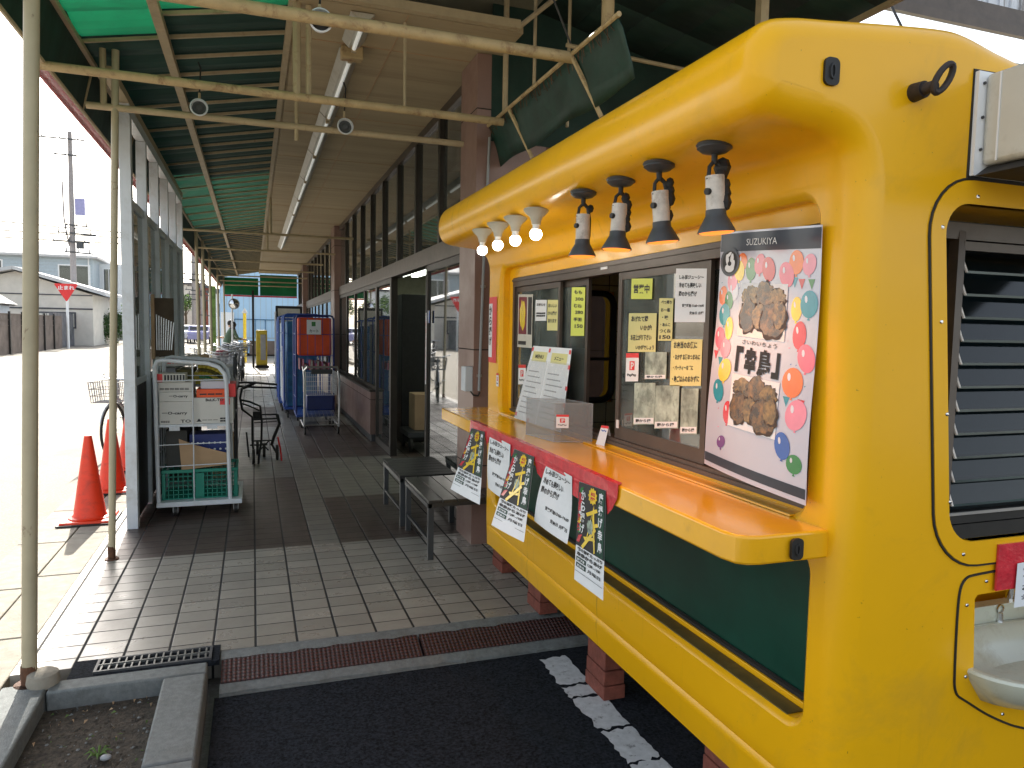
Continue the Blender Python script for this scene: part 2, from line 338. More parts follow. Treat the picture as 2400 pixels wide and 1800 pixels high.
        if solid > 0:
            sd = o.modifiers.new('solid', 'SOLIDIFY'); sd.thickness = solid; sd.offset = 0
        if bevel > 0:
            b = o.modifiers.new('bevel', 'BEVEL'); b.width = bevel; b.segments = 2; b.limit_method = 'ANGLE'; b.angle_limit = R(40)
        return o
def tag(o, label=None, cat=None, group=None, kind=None):
    if label: o['label'] = label
    if cat: o['category'] = cat
    if group: o['group'] = group
    if kind: o['kind'] = kind
    return o
def thing(name, loc, label, cat, group=None, rz=0):
    o = bpy.data.objects.new(name, None); COL.objects.link(o); o.location = loc; o.rotation_euler = (0, 0, rz); o.empty_display_size = 0.1
    ROOT[o.name] = tuple(loc)
    return tag(o, label, cat, group)
def dup(root, loc, rz=0, label=None, group=None, scale=None):
    kids = {}
    for o in list(COL.objects):
        if o.parent is not None: kids.setdefault(o.parent, []).append(o)
    def cp(o, par):
        c = o.copy(); COL.objects.link(c); c.parent = par
        for ch in kids.get(o, []): cp(ch, c)
        return c
    r = cp(root, None); r.location = loc; r.rotation_euler = (0, 0, rz)
    if scale: r.scale = scale
    if label: r['label'] = label
    if group: r['group'] = group
    return r
def struct(o): return tag(o, kind='structure')

# text -> polygons in a unit frame
_tc = {}
def text_polys(body, bold=0.0, font_scale=1.0):
    key = (body, bold)
    if key in _tc: return _tc[key]
    cu = bpy.data.curves.new('glyphs', 'FONT'); cu.body = body; cu.resolution_u = 2; cu.offset = bold; cu.align_x = 'LEFT'
    t = bpy.data.objects.new('glyphs', cu); COL.objects.link(t); bpy.context.view_layer.update()
    me = bpy.data.meshes.new_from_object(t.evaluated_get(bpy.context.evaluated_depsgraph_get()))
    vs = [tuple(v.co[:2]) for v in me.vertices]; fs = [tuple(p.vertices) for p in me.polygons]
    bpy.data.objects.remove(t); bpy.data.curves.remove(cu); bpy.data.meshes.remove(me)
    _tc[key] = (vs, fs); return vs, fs
def put_text(mb, body, fn, u0, u1, v0, v1, m, bold=0.0, stretch=True, wob=0.0):
    """fit the text into the rectangle u0..u1, v0..v1 (v up) of a mapping fn(u,v)->3-D"""
    vs, fs = text_polys(body, bold)
    if not vs: return
    x0 = min(v[0] for v in vs); x1 = max(v[0] for v in vs); y0 = min(v[1] for v in vs); y1 = max(v[1] for v in vs)
    sx = (u1-u0)/max(1e-6, x1-x0); sy = (v1-v0)/max(1e-6, y1-y0)
    if not stretch: sx = sy = min(sx, sy)
    mb.add([fn(u0+(x-x0)*sx, v0+(y-y0)*sy+wob*math.sin((x-x0)*3)) for x, y in vs], fs, m)
def vtext(mb, chars, fn, uc, wdt, vtop, hgt, m, bold=0.0, gap=0.12):
    n = len(chars); ch = hgt/n
    for i, c in enumerate(chars):
        v1 = vtop-i*ch; put_text(mb, c, fn, uc-wdt/2, uc+wdt/2, v1-ch*(1-gap), v1, m, bold)
def bil(TL, TR, BR, BL, nrm):
    TL, TR, BR, BL, nrm = map(Vector, (TL, TR, BR, BL, nrm)); nrm.normalize()
    def at(layer=0, curl=0.0):
        def fn(u, v):
            t = 1-v
            p = (TL*(1-u)+TR*u)*(1-t)+(BL*(1-u)+BR*u)*t
            return p+nrm*(0.0008*layer+curl*math.sin(math.pi*u)*t*t)
        return fn
    return at
def patch(mb, fn, u0, u1, v0, v1, m, nu=1, nv=1):
    vs = [fn(u0+(u1-u0)*i/nu, v0+(v1-v0)*j/nv) for j in range(nv+1) for i in range(nu+1)]
    mb.add(vs, [(j*(nu+1)+i, j*(nu+1)+i+1, (j+1)*(nu+1)+i+1, (j+1)*(nu+1)+i) for j in range(nv) for i in range(nu)], m)
def ellipse(mb, fn, cu, cv, ru, rv, m, n=16, rot=0.0):
    vs = []
    for k in range(n):
        t = 2*math.pi*k/n; a = ru*math.cos(t); b = rv*math.sin(t)
        vs.append(fn(cu+a*math.cos(rot)-b*math.sin(rot), cv+a*math.sin(rot)+b*math.cos(rot)))
    mb.add(vs, [tuple(range(n))], m)
def blob(mb, fn, cu, cv, ru, rv, m, seed, n=22, jag=0.14):
    rd = random.Random(seed); vs = []
    for k in range(n):
        t = 2*math.pi*k/n; q = 1+rd.uniform(-jag, jag)
        vs.append(fn(cu+ru*q*math.cos(t), cv+rv*q*math.sin(t)))
    vs.append(fn(cu, cv)); mb.add(vs, [(k, (k+1) % n, n) for k in range(n)], m)
# ================================================================== GROUND
g = MB(); g.quad((-220, -80, -0.16), (220, -80, -0.16), (220, 400, -0.16), (-220, 400, -0.16)); struct(g.build('ground', 'road', loc=(0, 0, -0.16)))
g = MB(); g.box(-60, -1.62, -10, 160, -0.14, -0.02); struct(g.build('road', 'road'))
# narrow paved margin beside the tiles, slabs with open joints
g = MB()
for i in range(40):
    y0 = 3.0+i*1.0
    g.box(-1.610, -1.305, y0+0.006, y0+0.994, -0.12, -0.006); g.box(-1.295, -1.055, y0+0.206, y0+1.194, -0.12, -0.004)
g.box(-1.62, -1.055, -6, 3.0, -0.12, -0.005)
struct(g.build('pavement', 'concrete', bevel=0.006))
# tiled arcade floor: zones of light, brown and strip tiles
zones = [(-1.05, 1.9, 3.74, 5.40, 0)]
xs_ = [(-1.05, 0.40, 'B'), (0.40, 0.60, 'S'), (0.60, 1.60, 'B')]
zones += [(-1.05, 0.40, 5.40, 7.95, 1), (0.40, 0.60, 5.40, 7.95, 2), (0.60, 1.60, 5.40, 6.90, 1), (0.60, 1.60, 6.90, 9.00, 2)]
y = 7.95; k = 0
zones += [(-1.05, 0.40, 7.95, 12.0, 2), (-1.05, 0.40, 12.0, 15.0, 1), (-1.05, 0.40, 15.0, 29.5, 0), (0.40, 0.60, 7.95, 29.5, 2),
          (0.60, 1.60, 9.0, 12.0, 1), (0.60, 1.60, 12.0, 13.5, 2), (0.60, 1.60, 13.5, 20, 1), (0.60, 1.60, 20, 29.5, 2), (1.60, 2.0, 5.40, 29.5, 1), (1.9, 2.0, 3.74, 5.40, 0)]
g = MB()
for x0, x1, y0, y1, mm in zones: g.quad((x0, y0, 0), (x1, y0, 0), (x1, y1, 0), (x0, y1, 0), m=mm)
g.quad((-1.05, 3.74, 0), (-1.05, 3.74, -0.14), (2.0, 3.74, -0.14), (2.0, 3.74, 0), m=0)
g.quad((-1.05, 29.5, 0), (-1.05, 29.5, -0.14), (-1.05, 3.74, -0.14), (-1.05, 3.74, 0), m=0)
struct(g.build('tiled_floor', ['tile_light', 'tile_brown', 'tile_strip'], loc=(0, 3.74, 0)))
g = MB(); g.box(2.0, 9.0, 5.4, 30, -0.14, 0.0); struct(g.build('shop_floor', 'tile_strip'))
# car park asphalt
g = MB(); g.box(-0.18, 9, -8, 3.452, -0.15, -0.10); struct(g.build('car_park', 'asphalt'))
# concrete kerb between tiles and car park: two low strips with a channel for the tread plates
g = MB(); rd = random.Random(3)
def ragged(x0, x1, ya, yb, za, zb, n=46, amp=0.010):
    a = [(x0+(x1-x0)*i/n, ya+rd.uniform(-amp, amp)) for i in range(n+1)]
    vs = []; fs = []
    for i, (x, yy) in enumerate(a): vs += [(x, yy, za), (x, yb, zb), (x, yy, za-0.06)]
    for i in range(n): fs += [(3*i, 3*i+3, 3*i+4, 3*i+1), (3*i+2, 3*i+5, 3*i+3, 3*i)]
    g.add(vs, fs)
ragged(-0.16, 2.4, 3.66, 3.738, -0.012, -0.004)
ragged(-0.16, 2.4, 3.455, 3.512, -0.085, -0.066)
g.box(-0.16, 2.4, 3.45, 3.738, -0.16, -0.095)
struct(g.build('kerb', 'kerb'))
t = thing('tread_plate', (0.6, 3.4, -0.09), 'worn red chequered tread plates laid on the step between the tiles and the asphalt', 'step plates')
g = MB()
for x0, x1 in ((-0.155, 0.80), (0.812, 1.75), (1.762, 2.4)): 
    g.add([(x0, 3.512, -0.060), (x1, 3.512, -0.060), (x1, 3.662, -0.012), (x0, 3.662, -0.012), (x0, 3.512, -0.09), (x1, 3.512, -0.09), (x1, 3.662, -0.09), (x0, 3.662, -0.09)],
          [(0, 1, 2, 3), (4, 5, 1, 0), (1, 5, 6, 2), (3, 2, 6, 7), (0, 3, 7, 4)])
g.build('plate', 'plate', t)
# broken white line on the asphalt
g = MB()
def crack(x0, x1, y0, y1, seed):
    r2 = random.Random(seed); n = 9; pts = []
    for i in range(n): pts.append((x0+(x1-x0)*i/n+0.0, y0+r2.uniform(-.012, .012)))
    for i in range(n): pts.append((x1+r2.uniform(-.006, .006), y0+(y1-y0)*i/n))
    for i in range(n): pts.append((x1+(x0-x1)*i/n, y1+r2.uniform(-.012, .012)))
    for i in range(n): pts.append((x0+r2.uniform(-.012, .012), y1+(y0-y1)*i/n))
    g.add([(a, b, -0.095) for a, b in pts], [tuple(range(len(pts)))])
for i, (y0, y1) in enumerate([(3.075, 3.36), (2.955, 3.055), (2.67, 2.94), (2.42, 2.65), (2.18, 2.405), (1.8, 2.16), (1.3, 1.78)]): crack(1.375, 1.525, y0, y1, i)
struct(g.build('painted_line', 'paint_white', loc=(1.4, 2.5, -0.095)))
# planter: kerb stones and soil
g = MB()
g.box(-0.86, -0.395, -3.0, 3.50, -0.16, -0.075); struct(g.build('soil', 'soil'))
t = thing('planter_edging', (-0.6, 3.5, -0.16), 'grey kerb stones edging the bare soil bed in the foreground', 'kerb stones')
for nm, bx in (('kerb_stone', (-1.045, -0.86, 2.62, 3.615)), ('kerb_stone', (-1.045, -0.86, 1.62, 2.61)), ('kerb_stone', (-1.045, -0.86, 0.6, 1.61)),
               ('kerb_stone', (-0.855, -0.215, 3.505, 3.615)), ('kerb_stone', (-0.395, -0.215, 2.80, 3.50)), ('kerb_stone', (-0.395, -0.215, 1.95, 2.792)), ('kerb_stone', (-0.395, -0.215, 1.0, 1.942))):
    MB().box(*bx, -0.16, 0.006).build(nm, 'kerb', t, bevel=0.010)
g = MB(); rd = random.Random(5)
for i in range(420):
    x = rd.uniform(-0.85, -0.40); y = rd.uniform(2.2, 3.49); r = rd.choice((0.003, 0.004, 0.006, 0.008))
    g.sph((x, y, -0.073), r, 0 if rd.random() < 0.8 else 1, 5, (1, 1.3, 0.6))
for i in range(210):
    x = rd.uniform(-0.85, -0.41); y = rd.uniform(2.3, 3.48); a = rd.uniform(0, 6.28); l = rd.uniform(0.006, 0.028)
    dx, dy = math.cos(a)*l, math.sin(a)*l
    g.add([(x, y, -0.07), (x+dx, y+dy, -0.064), (x+dx*0.5-dy*0.3, y+dy*0.5+dx*0.3, -0.060)], [(0, 1, 2)], rd.choice((1, 1, 2, 3)))
tag(g.build('soil_litter', ['soil', 'kerb', 'foliage_light', 'card'], loc=(-0.6, 3, -0.075)), kind='stuff')
tag(MB().sph((-0.545, 3.02, -0.060), 0.016, 0, 10, (1.3, 1, 0.7)).build('pebble', 'grey'), 'pale rounded pebble lying on the planter soil', 'pebble')
g = MB()
for i in range(8):
    a = i*0.8; g.tube([(-0.575, 3.055, -0.07), (-0.575+0.03*math.cos(a), 3.055+0.03*math.sin(a), -0.045), (-0.575+0.05*math.cos(a), 3.055+0.05*math.sin(a), -0.055)], [0.002, 0.005, 0.001], 4, 0)
tag(g.build('weed', 'foliage_light'), 'tiny green weed sprouting beside the pebble in the soil', 'weed')
# drain grates
def grate(x0, x1, y0, y1, z, n, label):
    t = thing('drain_grate', ((x0+x1)/2, (y0+y1)/2, z), label, 'drain grate')
    a = MB(); a.box(x0, x1, y0, y0+0.012, z-0.03, z+0.004); a.box(x0, x1, y1-0.012, y1, z-0.03, z+0.004); a.box(x0, x0+0.012, y0+0.012, y1-0.012, z-0.03, z+0.004); a.box(x1-0.012, x1, y0+0.012, y1-0.012, z-0.03, z+0.004)
    a.build('frame', 'dark_grey', t)
    b = MB()
    for i in range(n): xx = x0+0.012+(x1-x0-0.024)*(i+0.5)/n; b.box(xx-0.0035, xx+0.0035, y0+0.012, y1-0.012, z-0.022, z+0.003)
    b.box(x0+0.012, x1-0.012, (y0+y1)/2-0.003, (y0+y1)/2+0.003, z-0.018, z+0.006)
    C('grate_steel', (0.20, 0.20, 0.19), 0.5, metal=0.7, var=0.2); b.build('bars', 'grate_steel', t)
    MB().box(x0+0.001, x1-0.001, y0+0.001, y1-0.001, z-0.034, z-0.031).build('pit', 'rubber', t)
tag(MB().box(-0.80, -0.165, 3.618, 3.80, -0.02, 0.003).build('drain_surround', 'asphalt'), 'rough dark mortar strip around the drain grate', 'drain surround')
grate(-0.70, -0.20, 3.635, 3.775, 0.010, 15, 'steel drain grate set between the tiles and the planter kerb')
grate(-1.62, -1.25, 3.42, 3.62, 0.0, 9, 'drain grate at the left edge beside the sunlit pavement')

# ================================================================== KIOSK
K = thing('food_kiosk', (1.9, 2.9, -0.1), 'yellow moulded fried chicken kiosk with serving counter and overhanging roof', 'food kiosk')
def cat(pts, seg=4, closed=False):
    out = []; n = len(pts)
    for i in range(n-1):
        p0 = Vector(pts[max(i-1, 0)]); p1 = Vector(pts[i]); p2 = Vector(pts[i+1]); p3 = Vector(pts[min(i+2, n-1)])
        for k in range(seg):
            t = k/seg; out.append(0.5*((2*p1)+(-p0+p2)*t+(2*p0-5*p1+4*p2-p3)*t*t+(-p0+3*p1-3*p2+p3)*t**3))
    out.append(Vector(pts[-1])); return out
prof = [Vector((1.414, 0.225)), Vector((1.400, 0.325)), Vector((1.404, 0.342)), Vector((1.4105, 0.351)), Vector((1.404, 0.362)), Vector((1.4005, 0.40)), Vector((1.40, 0.80)), Vector((1.40, 1.2)), Vector((1.40, 1.6))]
prof += cat([(1.40, 1.93), (1.395, 2.00), (1.365, 2.06), (1.30, 2.09), (1.20, 2.10), (1.135, 2.11), (1.095, 2.13), (1.073, 2.17), (1.068, 2.225), (1.083, 2.285), (1.125, 2.328), (1.20, 2.347), (1.30, 2.357), (1.50, 2.377), (1.66, 2.389), (1.74, 2.383), (1.84, 2.36)], 4)
prof += [Vector((2.2, 2.29)), Vector((2.9, 2.27)), Vector((3.06, 2.24)), Vector((3.12, 2.12)), Vector((3.12, 0.225))]
def offs(P, d):
    n = len(P); out = []
    for i in range(n):
        a = (P[i]-P[i-1]).normalized(); b = (P[(i+1) % n]-P[i]).normalized()
        na = Vector((a.y, -a.x)); nb = Vector((b.y, -b.x)); nn = (na+nb)
        if nn.length < 1e-4: nn = na
        nn.normalize(); c = max(0.5, nn.dot(na)); out.append(P[i]+nn*(d/c))
    return out
rings = []; r = 0.068; Y0, Y1 = 1.40, 4.42
ang = [0, 15, 32, 50, 70, 90]
prof_end = [Vector((1.4075-0.0075*min(1, (p.y-0.225)/0.2), p.y)) if i < 9 else p for i, p in enumerate(prof)]
for a in ang[::-1]: rings.append((Y0+r*(1-math.sin(R(a))), offs(prof_end, r*(1-math.cos(R(a))))))
for yy in (1.50, 2.2, 2.9, 3.6, 4.32): rings.append((yy, prof))
for a in ang: rings.append((Y1-r*(1-math.sin(R(a))), offs(prof_end, r*(1-math.cos(R(a))))))
n = len(prof); V = []; F = []
for yy, P in rings: V += [(p.x, yy, p.y) for p in P]
for i in range(len(rings)-1):
    for j in range(n): F.append((i*n+j, i*n+(j+1) % n, (i+1)*n+(j+1) % n, (i+1)*n+j))
F.append(tuple(range(n))[::-1]); F.append(tuple((len(rings)-1)*n+j for j in range(n)))
bm_ = MB(); bm_.add(V, F, 0, True)
def rrect(a0, a1, b0, b1, r, seg=6):
    out = []
    for cx, cy, s in ((a1-r, b1-r, 0), (a0+r, b1-r, 90), (a0+r, b0+r, 180), (a1-r, b0+r, 270)):
        for k in range(seg+1):
            t = R(s+90*k/seg); out.append((cx+r*math.cos(t), cy+r*math.sin(t)))
    return out
def cutter(poly_fn, steps, axis):
    """steps: (depth coordinate, outset)"""
    mb = MB(); L = []
    for d, o in steps:
        p = poly_fn(o); L.append(p); mb.v += [((d, a, b) if axis == 'x' else (a, d, b)) for a, b in p]
    k = len(L[0])
    for i in range(len(steps)-1):
        for j in range(k): mb.f.append([i*k+j, i*k+(j+1) % k, (i+1)*k+(j+1) % k, (i+1)*k+j])
    mb.f.append(list(range(k))[::-1]); mb.f.append([(len(steps)-1)*k+j for j in range(k)])
    mb.m = [0]*len(mb.f); mb.sm = [False]*len(mb.f)
    o = mb.build('cutter', 'yellow', loc=(0, 0, 0))
    import bmesh
    b = bmesh.new(); b.from_mesh(o.data); bmesh.ops.recalc_face_normals(b, faces=b.faces); b.to_mesh(o.data); b.free()
    return o
body = bm_.build('body', 'yellow', K)
import bmesh
b = bmesh.new(); b.from_mesh(body.data); bmesh.ops.recalc_face_normals(b, faces=b.faces); b.to_mesh(body.data); b.free()
FL = [(1.30, 0.030), (1.395, 0.030), (1.401, 0.018), (1.408, 0.008), (1.420, 0.0)]
cuts = []
cuts.append(cutter(lambda o: rrect(1.78, 4.32, 0.5, 2.05, 0.02), [(1.52, 0), (2.95, 0)], 'x'))
cuts.append(cutter(lambda o: rrect(1.56-o, 4.15+o, 1.10-o, 1.965+o, 0.07+o), FL+[(1.456, 0.0)], 'x'))
cuts.append(cutter(lambda o: rrect(1.60, 4.08, 1.125, 1.905, 0.01), [(1.44, 0), (1.60, 0)], 'x'))
cuts.append(cutter(lambda o: rrect(1.535-o, 4.255+o, 0.525-o, 1.015+o, 0.06+o), FL+[(1.498, 0.0)], 'x'))
def lean(poly): return [(a-0.10*(bq-1.48), bq) for a, bq in poly]
FN = [(1.25, 0.0), (1.398, 0.0), (1.75, 0.0)]
cuts.append(cutter(lambda o: rrect(1.78, 2.24, 1.14, 1.855, 0.08), [(4.2, 0), (4.6, 0)], 'y'))
cuts.append(cutter(lambda o: rrect(3.32, 4.08, 1.07, 1.83, 0.12), [(2.9, 0), (3.4, 0)], 'x'))  # extra side opening, added so daylight reaches the kiosk interior
cuts.append(cutter(lambda o: lean(rrect(1.705, 2.46, 1.05, 1.945, 0.085)), FN, 'y'))
sinkp = lambda o: [(1.862, 0.885), (1.872, 0.896), (2.5, 0.905), (2.5, 0.50), (2.15, 0.515), (2.0, 0.555), (1.90, 0.61), (1.878, 0.64)][::-1]
cuts.append(cutter(sinkp, [(1.25, 0), (1.75, 0)], 'y'))
for i, c in enumerate(cuts):
    md = body.modifiers.new('cut%d' % i, 'BOOLEAN'); md.operation = 'DIFFERENCE'; md.solver = 'EXACT'; md.object = c
    c.location -= Vector((0, 0, 0))
# cutters are in world coordinates, the body is parented at the kiosk origin
bpy.context.view_layer.update()
ev = body.evaluated_get(bpy.context.evaluated_depsgraph_get()); me = bpy.data.meshes.new_from_object(ev)
body.modifiers.clear(); body.data = me
for c in cuts: bpy.data.objects.remove(c)
me.polygons.foreach_set('use_smooth', [True]*len(me.polygons)); me.set_sharp_from_angle(angle=R(32))
wnm = body.modifiers.new('wn', 'WEIGHTED_NORMAL'); wnm.keep_sharp = True
# serving counter
poly = [(1.125, 4.47), (1.44, 4.47), (1.44, 1.462), (1.19, 1.462), (1.158, 1.470), (1.135, 1.490), (1.125, 1.535)]
MB().prism(poly, lambda u, v, t: (u, v, 1.022+0.075*t)).build('counter', 'counter_yellow', K, bevel=0.007)
MB().box(1.395, 1.458, 1.60, 4.12, 1.0985, 1.104).build('counter_sill', 'counter_yellow', K)
# lower recess: panel, rubber gasket, thin yellow lip
p = MB(); P2 = rrect(1.548, 4.24, 0.533, 1.010, 0.05); p.prism(P2, lambda u, v, t: (1.4975-0.006*t, u, v)); p.build('lower_panel', 'green_panel', K)
p = MB(); p.tube([(1.486, u, v) for u, v in rrect(1.560, 4.232, 0.560, 1.004, 0.05)], 0.011, 6, 0, True); p.build('gasket', 'rubber', K)
p = MB(); p.box(1.478, 1.4965, 1.60, 4.19, 0.527, 0.548); p.build('recess_lip', 'yellow', K, bevel=0.003)
C('sill_shade_olive', (0.13, 0.095, 0.025), 0.6, var=0.35, vs=8, dirt=(0.05, 0.04, 0.02), dirt_amt=0.6, dirt_scale=7); MB().box(1.419, 1.4775, 1.60, 4.19, 0.522, 0.5282).build('sill_shade_strip', 'sill_shade_olive', K)  # shadow stripe on the sill, painted in as a thin dark olive sheet
# interior
g = MB(); g.box(2.62, 2.64, 1.62, 3.31, 0.52, 2.03); g.box(2.62, 2.64, 4.09, 4.30, 0.52, 2.03); g.box(2.62, 2.64, 3.311, 4.089, 0.52, 1.06); g.box(2.62, 2.64, 3.311, 4.089, 1.84, 2.03); g.build('inner_wall', 'wall_tile', K)
g = MB()
for b5 in ((1.52, 1.775, 0.52, 2.03), (2.245, 2.615, 0.52, 2.03), (1.776, 2.244, 0.52, 1.135), (1.776, 2.244, 1.86, 2.03)): g.box(b5[0], b5[1], 4.295, 4.312, b5[2], b5[3])
C('end_tile', (0.1, 0.1, 0.1)); MT['end_tile'] = tilemat('end_wall_tile', (0.52, 0.48, 0.32), joint=(0.05, 0.045, 0.03), sx=0.15, sy=0.15, jx=0.006, jy=0.006, axes=(0, 2), rough=0.25)
g.build('end_wall', 'end_tile', K)
p = MB(); p.tube([(u, 4.285, v) for u, v in rrect(1.79, 2.23, 1.15, 1.845, 0.08)], 0.022, 6, 0, True); p.tube([(1.79, 4.285, 1.42), (2.23, 4.285, 1.42)], 0.012, 6); p.build('end_window_rim', 'rubber', K)
MB().box(1.785, 2.235, 4.33, 4.336, 1.145, 1.85).build('end_window_pane', 'glass_haze', K)
p = MB(); p.tube([(2.60, u, v) for u, v in rrect(3.3, 4.1, 1.05, 1.85, 0.14)], 0.03, 6, 0, True); p.build('added_window_rim', 'rubber', K)  # rim and pane of the side window added for daylight
MB().box(3.05, 3.056, 3.30, 4.10, 1.05, 1.85).build('added_window_pane', 'glass_haze', K)
MB().box(1.56, 1.95, 1.65, 4.25, 0.90, 0.93).build('inner_worktop', 'steel', K)
# service window frame + sashes
fr = MB(); y0, y1, z0, z1 = 1.605, 4.085, 1.112, 1.903
fr.box(1.455, 1.518, y0, y1, z1-0.052, z1); fr.box(1.455, 1.518, y0, y1, z0, z0+0.032); fr.box(1.4555, 1.5175, y0, y0+0.03, z0+0.032, z1-0.052); fr.box(1.4555, 1.5175, y1-0.03, y1, z0+0.032, z1-0.052)
fr.box(1.449, 1.4545, y0, y1, z1-0.020, z1-0.008); fr.box(1.447, 1.4545, y0, y1, z0+0.006, z0+0.018)
WF = fr.build('window_frame', 'bronze', K)
MB().box(1.4525, 1.4548, 2.86, 2.925, 1.872, 1.885).build('sticker', 'white', WF)
def sash(x, ya, yb, wl=0.026):
    s = MB(); za, zb = z0+0.033, z1-0.054
    s.box(x, x+0.016, ya, ya+wl, za, zb); s.box(x, x+0.016, yb-wl, yb, za, zb); s.box(x+0.0005, x+0.0155, ya+wl, yb-wl, za, za+0.052); s.box(x+0.0005, x+0.0155, ya+wl, yb-wl, zb-0.03, zb)
    o = s.build('sliding_sash', 'bronze', K)
    MB().box(x+0.006, x+0.010, ya+wl, yb-wl, za+0.052, zb-0.03).build('pane', 'glass', o)
    return o
sash(1.466, 3.40, 4.055); sash(1.490, 3.12, 3.72); S3 = sash(1.466, 2.115, 2.775, 0.030); sash(1.490, 1.64, 2.22)
MB().box(1.459, 1.465, 2.735, 2.750, 1.19, 1.225).build('latch', 'white', S3)
# fittings
def keyplate(mb, mb2, x, y, z, s):
    mb.prism([(x+a*s, z+b*s) for a, b in rrect(-0.030, 0.030, -0.044, 0.044, 0.020)], lambda u, v, t: (u, y-0.008*t, v))
    mb2.tube([(x+0.009*math.cos(q)*s, y-0.009, z+0.022*math.sin(q)*s) for q in [k*math.pi/6 for k in range(12)]], 0.0035, 5, 0, True)
a, a2 = MB(), MB(); keyplate(a, a2, 1.278, 1.401, 2.215, 0.72); q = a.build('latch_plate', 'rubber', K); a2.build('slot', 'black_metal', q)
a, a2 = MB(), MB(); keyplate(a, a2, 1.292, 1.455, 1.059, 0.62); q = a.build('latch_plate', 'rubber', K); a2.build('slot', 'black_metal', q)
a = MB(); a.cyl((1.537, 1.402, 2.199), (1.537, 1.368, 2.199), 0.023, 0.020, 18); a.cyl((1.537, 1.369, 2.199), (1.540, 1.340, 2.201), 0.015, 0.012, 14)
a.tube([(1.554+0.020*math.cos(t)+0.006*math.sin(t), 1.334-0.004*math.cos(t)-0.008*math.sin(t), 2.216+0.008*math.cos(t)+0.031*math.sin(t)) for t in [k*math.pi/10 for k in range(20)]], 0.0078, 8, 0, True)
C('bolt_black', (0.022, 0.014, 0.011), 0.6, var=0.4, vs=60, dirt=(0.07, 0.03, 0.015), dirt_amt=0.5, dirt_scale=40); a.build('eye_bolt', 'bolt_black', K)
# near side window: flange, gasket line, screws, louvre
def outline(mb, pts, y, r): mb.tube([(u, y, v) for u, v in pts], r, 5, 0, True)
FLp = lean(rrect(1.655, 2.52, 0.985, 2.005, 0.15, 8)); OPp = lean(rrect(1.705, 2.46, 1.05, 1.945, 0.085, 8))
m_ = MB(); k = len(FLp)
m_.add([(u, 1.3945, v) for u, v in FLp]+[(u, 1.3945, v) for u, v in OPp]+[(u, 1.4005, v) for u, v in FLp]+[(u, 1.42, v) for u, v in OPp],
       [(i, (i+1) % k, k+(i+1) % k, k+i) for i in range(k)]+[(i, 2*k+i, 2*k+(i+1) % k, (i+1) % k) for i in range(k)]+[(k+i, k+(i+1) % k, 3*k+(i+1) % k, 3*k+i) for i in range(k)])
FLG = m_.build('window_flange', 'yellow', K)
m_ = MB(); outline(m_, lean(rrect(1.651, 2.524, 0.981, 2.009, 0.154, 8)), 1.398, 0.0035); m_.build('sealant', 'rubber', FLG)
m_ = MB()
for x, z in ((1.768, 1.965), (1.652, 1.88), (1.668, 1.64), (1.708, 1.40), (1.739, 1.165), (1.80, 1.018), (1.95, 1.96), (1.95, 1.02)): m_.sph((x, 1.3935, z), 0.0055, 0, 8, (1, 0.6, 1)); 
m_.build('screws', 'chrome', FLG)
LV = MB()
def lp(x, z): return (x, 1.43+(z-1.12)*0.11+0.0, z)
def lbar(x0, z0_, x1, z1_, wd): LV.bar(lp(x0, z0_), lp(x1, z1_), wd, 0.03, 0, up=(0, -1, 0))
lbar(1.752, 1.13, 1.857, 1.905, 0.026); lbar(1.70, 1.895, 2.46, 1.895, 0.045); lbar(1.86, 1.855, 2.46, 1.855, 0.024)
LVO = LV.build('louvre_frame', 'bronze', K)
m_ = MB(); m_.box(1.69, 2.47, 1.405, 1.44, 1.100, 1.128); m_.box(1.69, 2.47, 1.41, 1.50, 1.055, 1.095); m_.build('louvre_sill', 'rubber', LVO)
m_ = MB(); m_.box(1.69, 2.47, 1.400, 1.4045, 1.124, 1.132); m_.build('sill_trim', 'steel', LVO)
C('slat_edge', (0.05, 0.075, 0.075), 0.2, var=0.3); m_ = MB(); m2 = MB()
for i in range(11):
    z = 1.145+i*0.0635; a0 = lp(1.745, z); xl = 1.772+(z-1.13)*0.1355
    m_.add([(xl, a0[1]-0.016, z), (2.46, a0[1]-0.016, z), (2.46, a0[1]+0.012, z+0.071), (xl, a0[1]+0.012, z+0.071)], [(0, 1, 2, 3)])
    m_.add([(xl, a0[1]-0.0165, z-0.001), (2.46, a0[1]-0.0165, z-0.001), (2.46, a0[1]-0.0165, z+0.006), (xl, a0[1]-0.0165, z+0.006)], [(0, 1, 2, 3)], 1)
    m2.bar((xl+0.001, a0[1]-0.017, z+0.001), (xl-0.001, a0[1]+0.006, z+0.060), 0.007, 0.004)
m_.build('glass_slats', ['glass_louvre', 'slat_edge'], LVO); m2.build('slat_clips', 'tape_white', LVO)
C('blind_grey', (0.11, 0.125, 0.13), 0.8, var=0.3, vs=3); MB().box(1.72, 2.47, 1.615, 1.62, 1.0, 2.0).build('inner_blind', 'blind_grey', LVO)
# hand basin in its recess
m_ = MB(); SP = [(1.80, 0.70), (1.796, 0.90), (1.81, 0.945), (1.85, 0.958), (2.6, 0.972), (2.6, 0.445), (2.30, 0.44), (2.10, 0.468), (1.95, 0.535), (1.85, 0.598), (1.805, 0.625)]
def chaikin(P, n=3):
    for _ in range(n):
        Q = []
        for i in range(len(P)):
            a, b_ = P[i], P[(i+1) % len(P)]; Q += [(a[0]*.75+b_[0]*.25, a[1]*.75+b_[1]*.25), (a[0]*.25+b_[0]*.75, a[1]*.25+b_[1]*.75)]
        P = Q
    return P
SP = chaikin(SP)
m_.prism(SP, lambda u, v, t: (u, 1.4005-0.005*t, v)); 
sp_in = sinkp(0)[::-1]
import itertools
FS = MB(); 
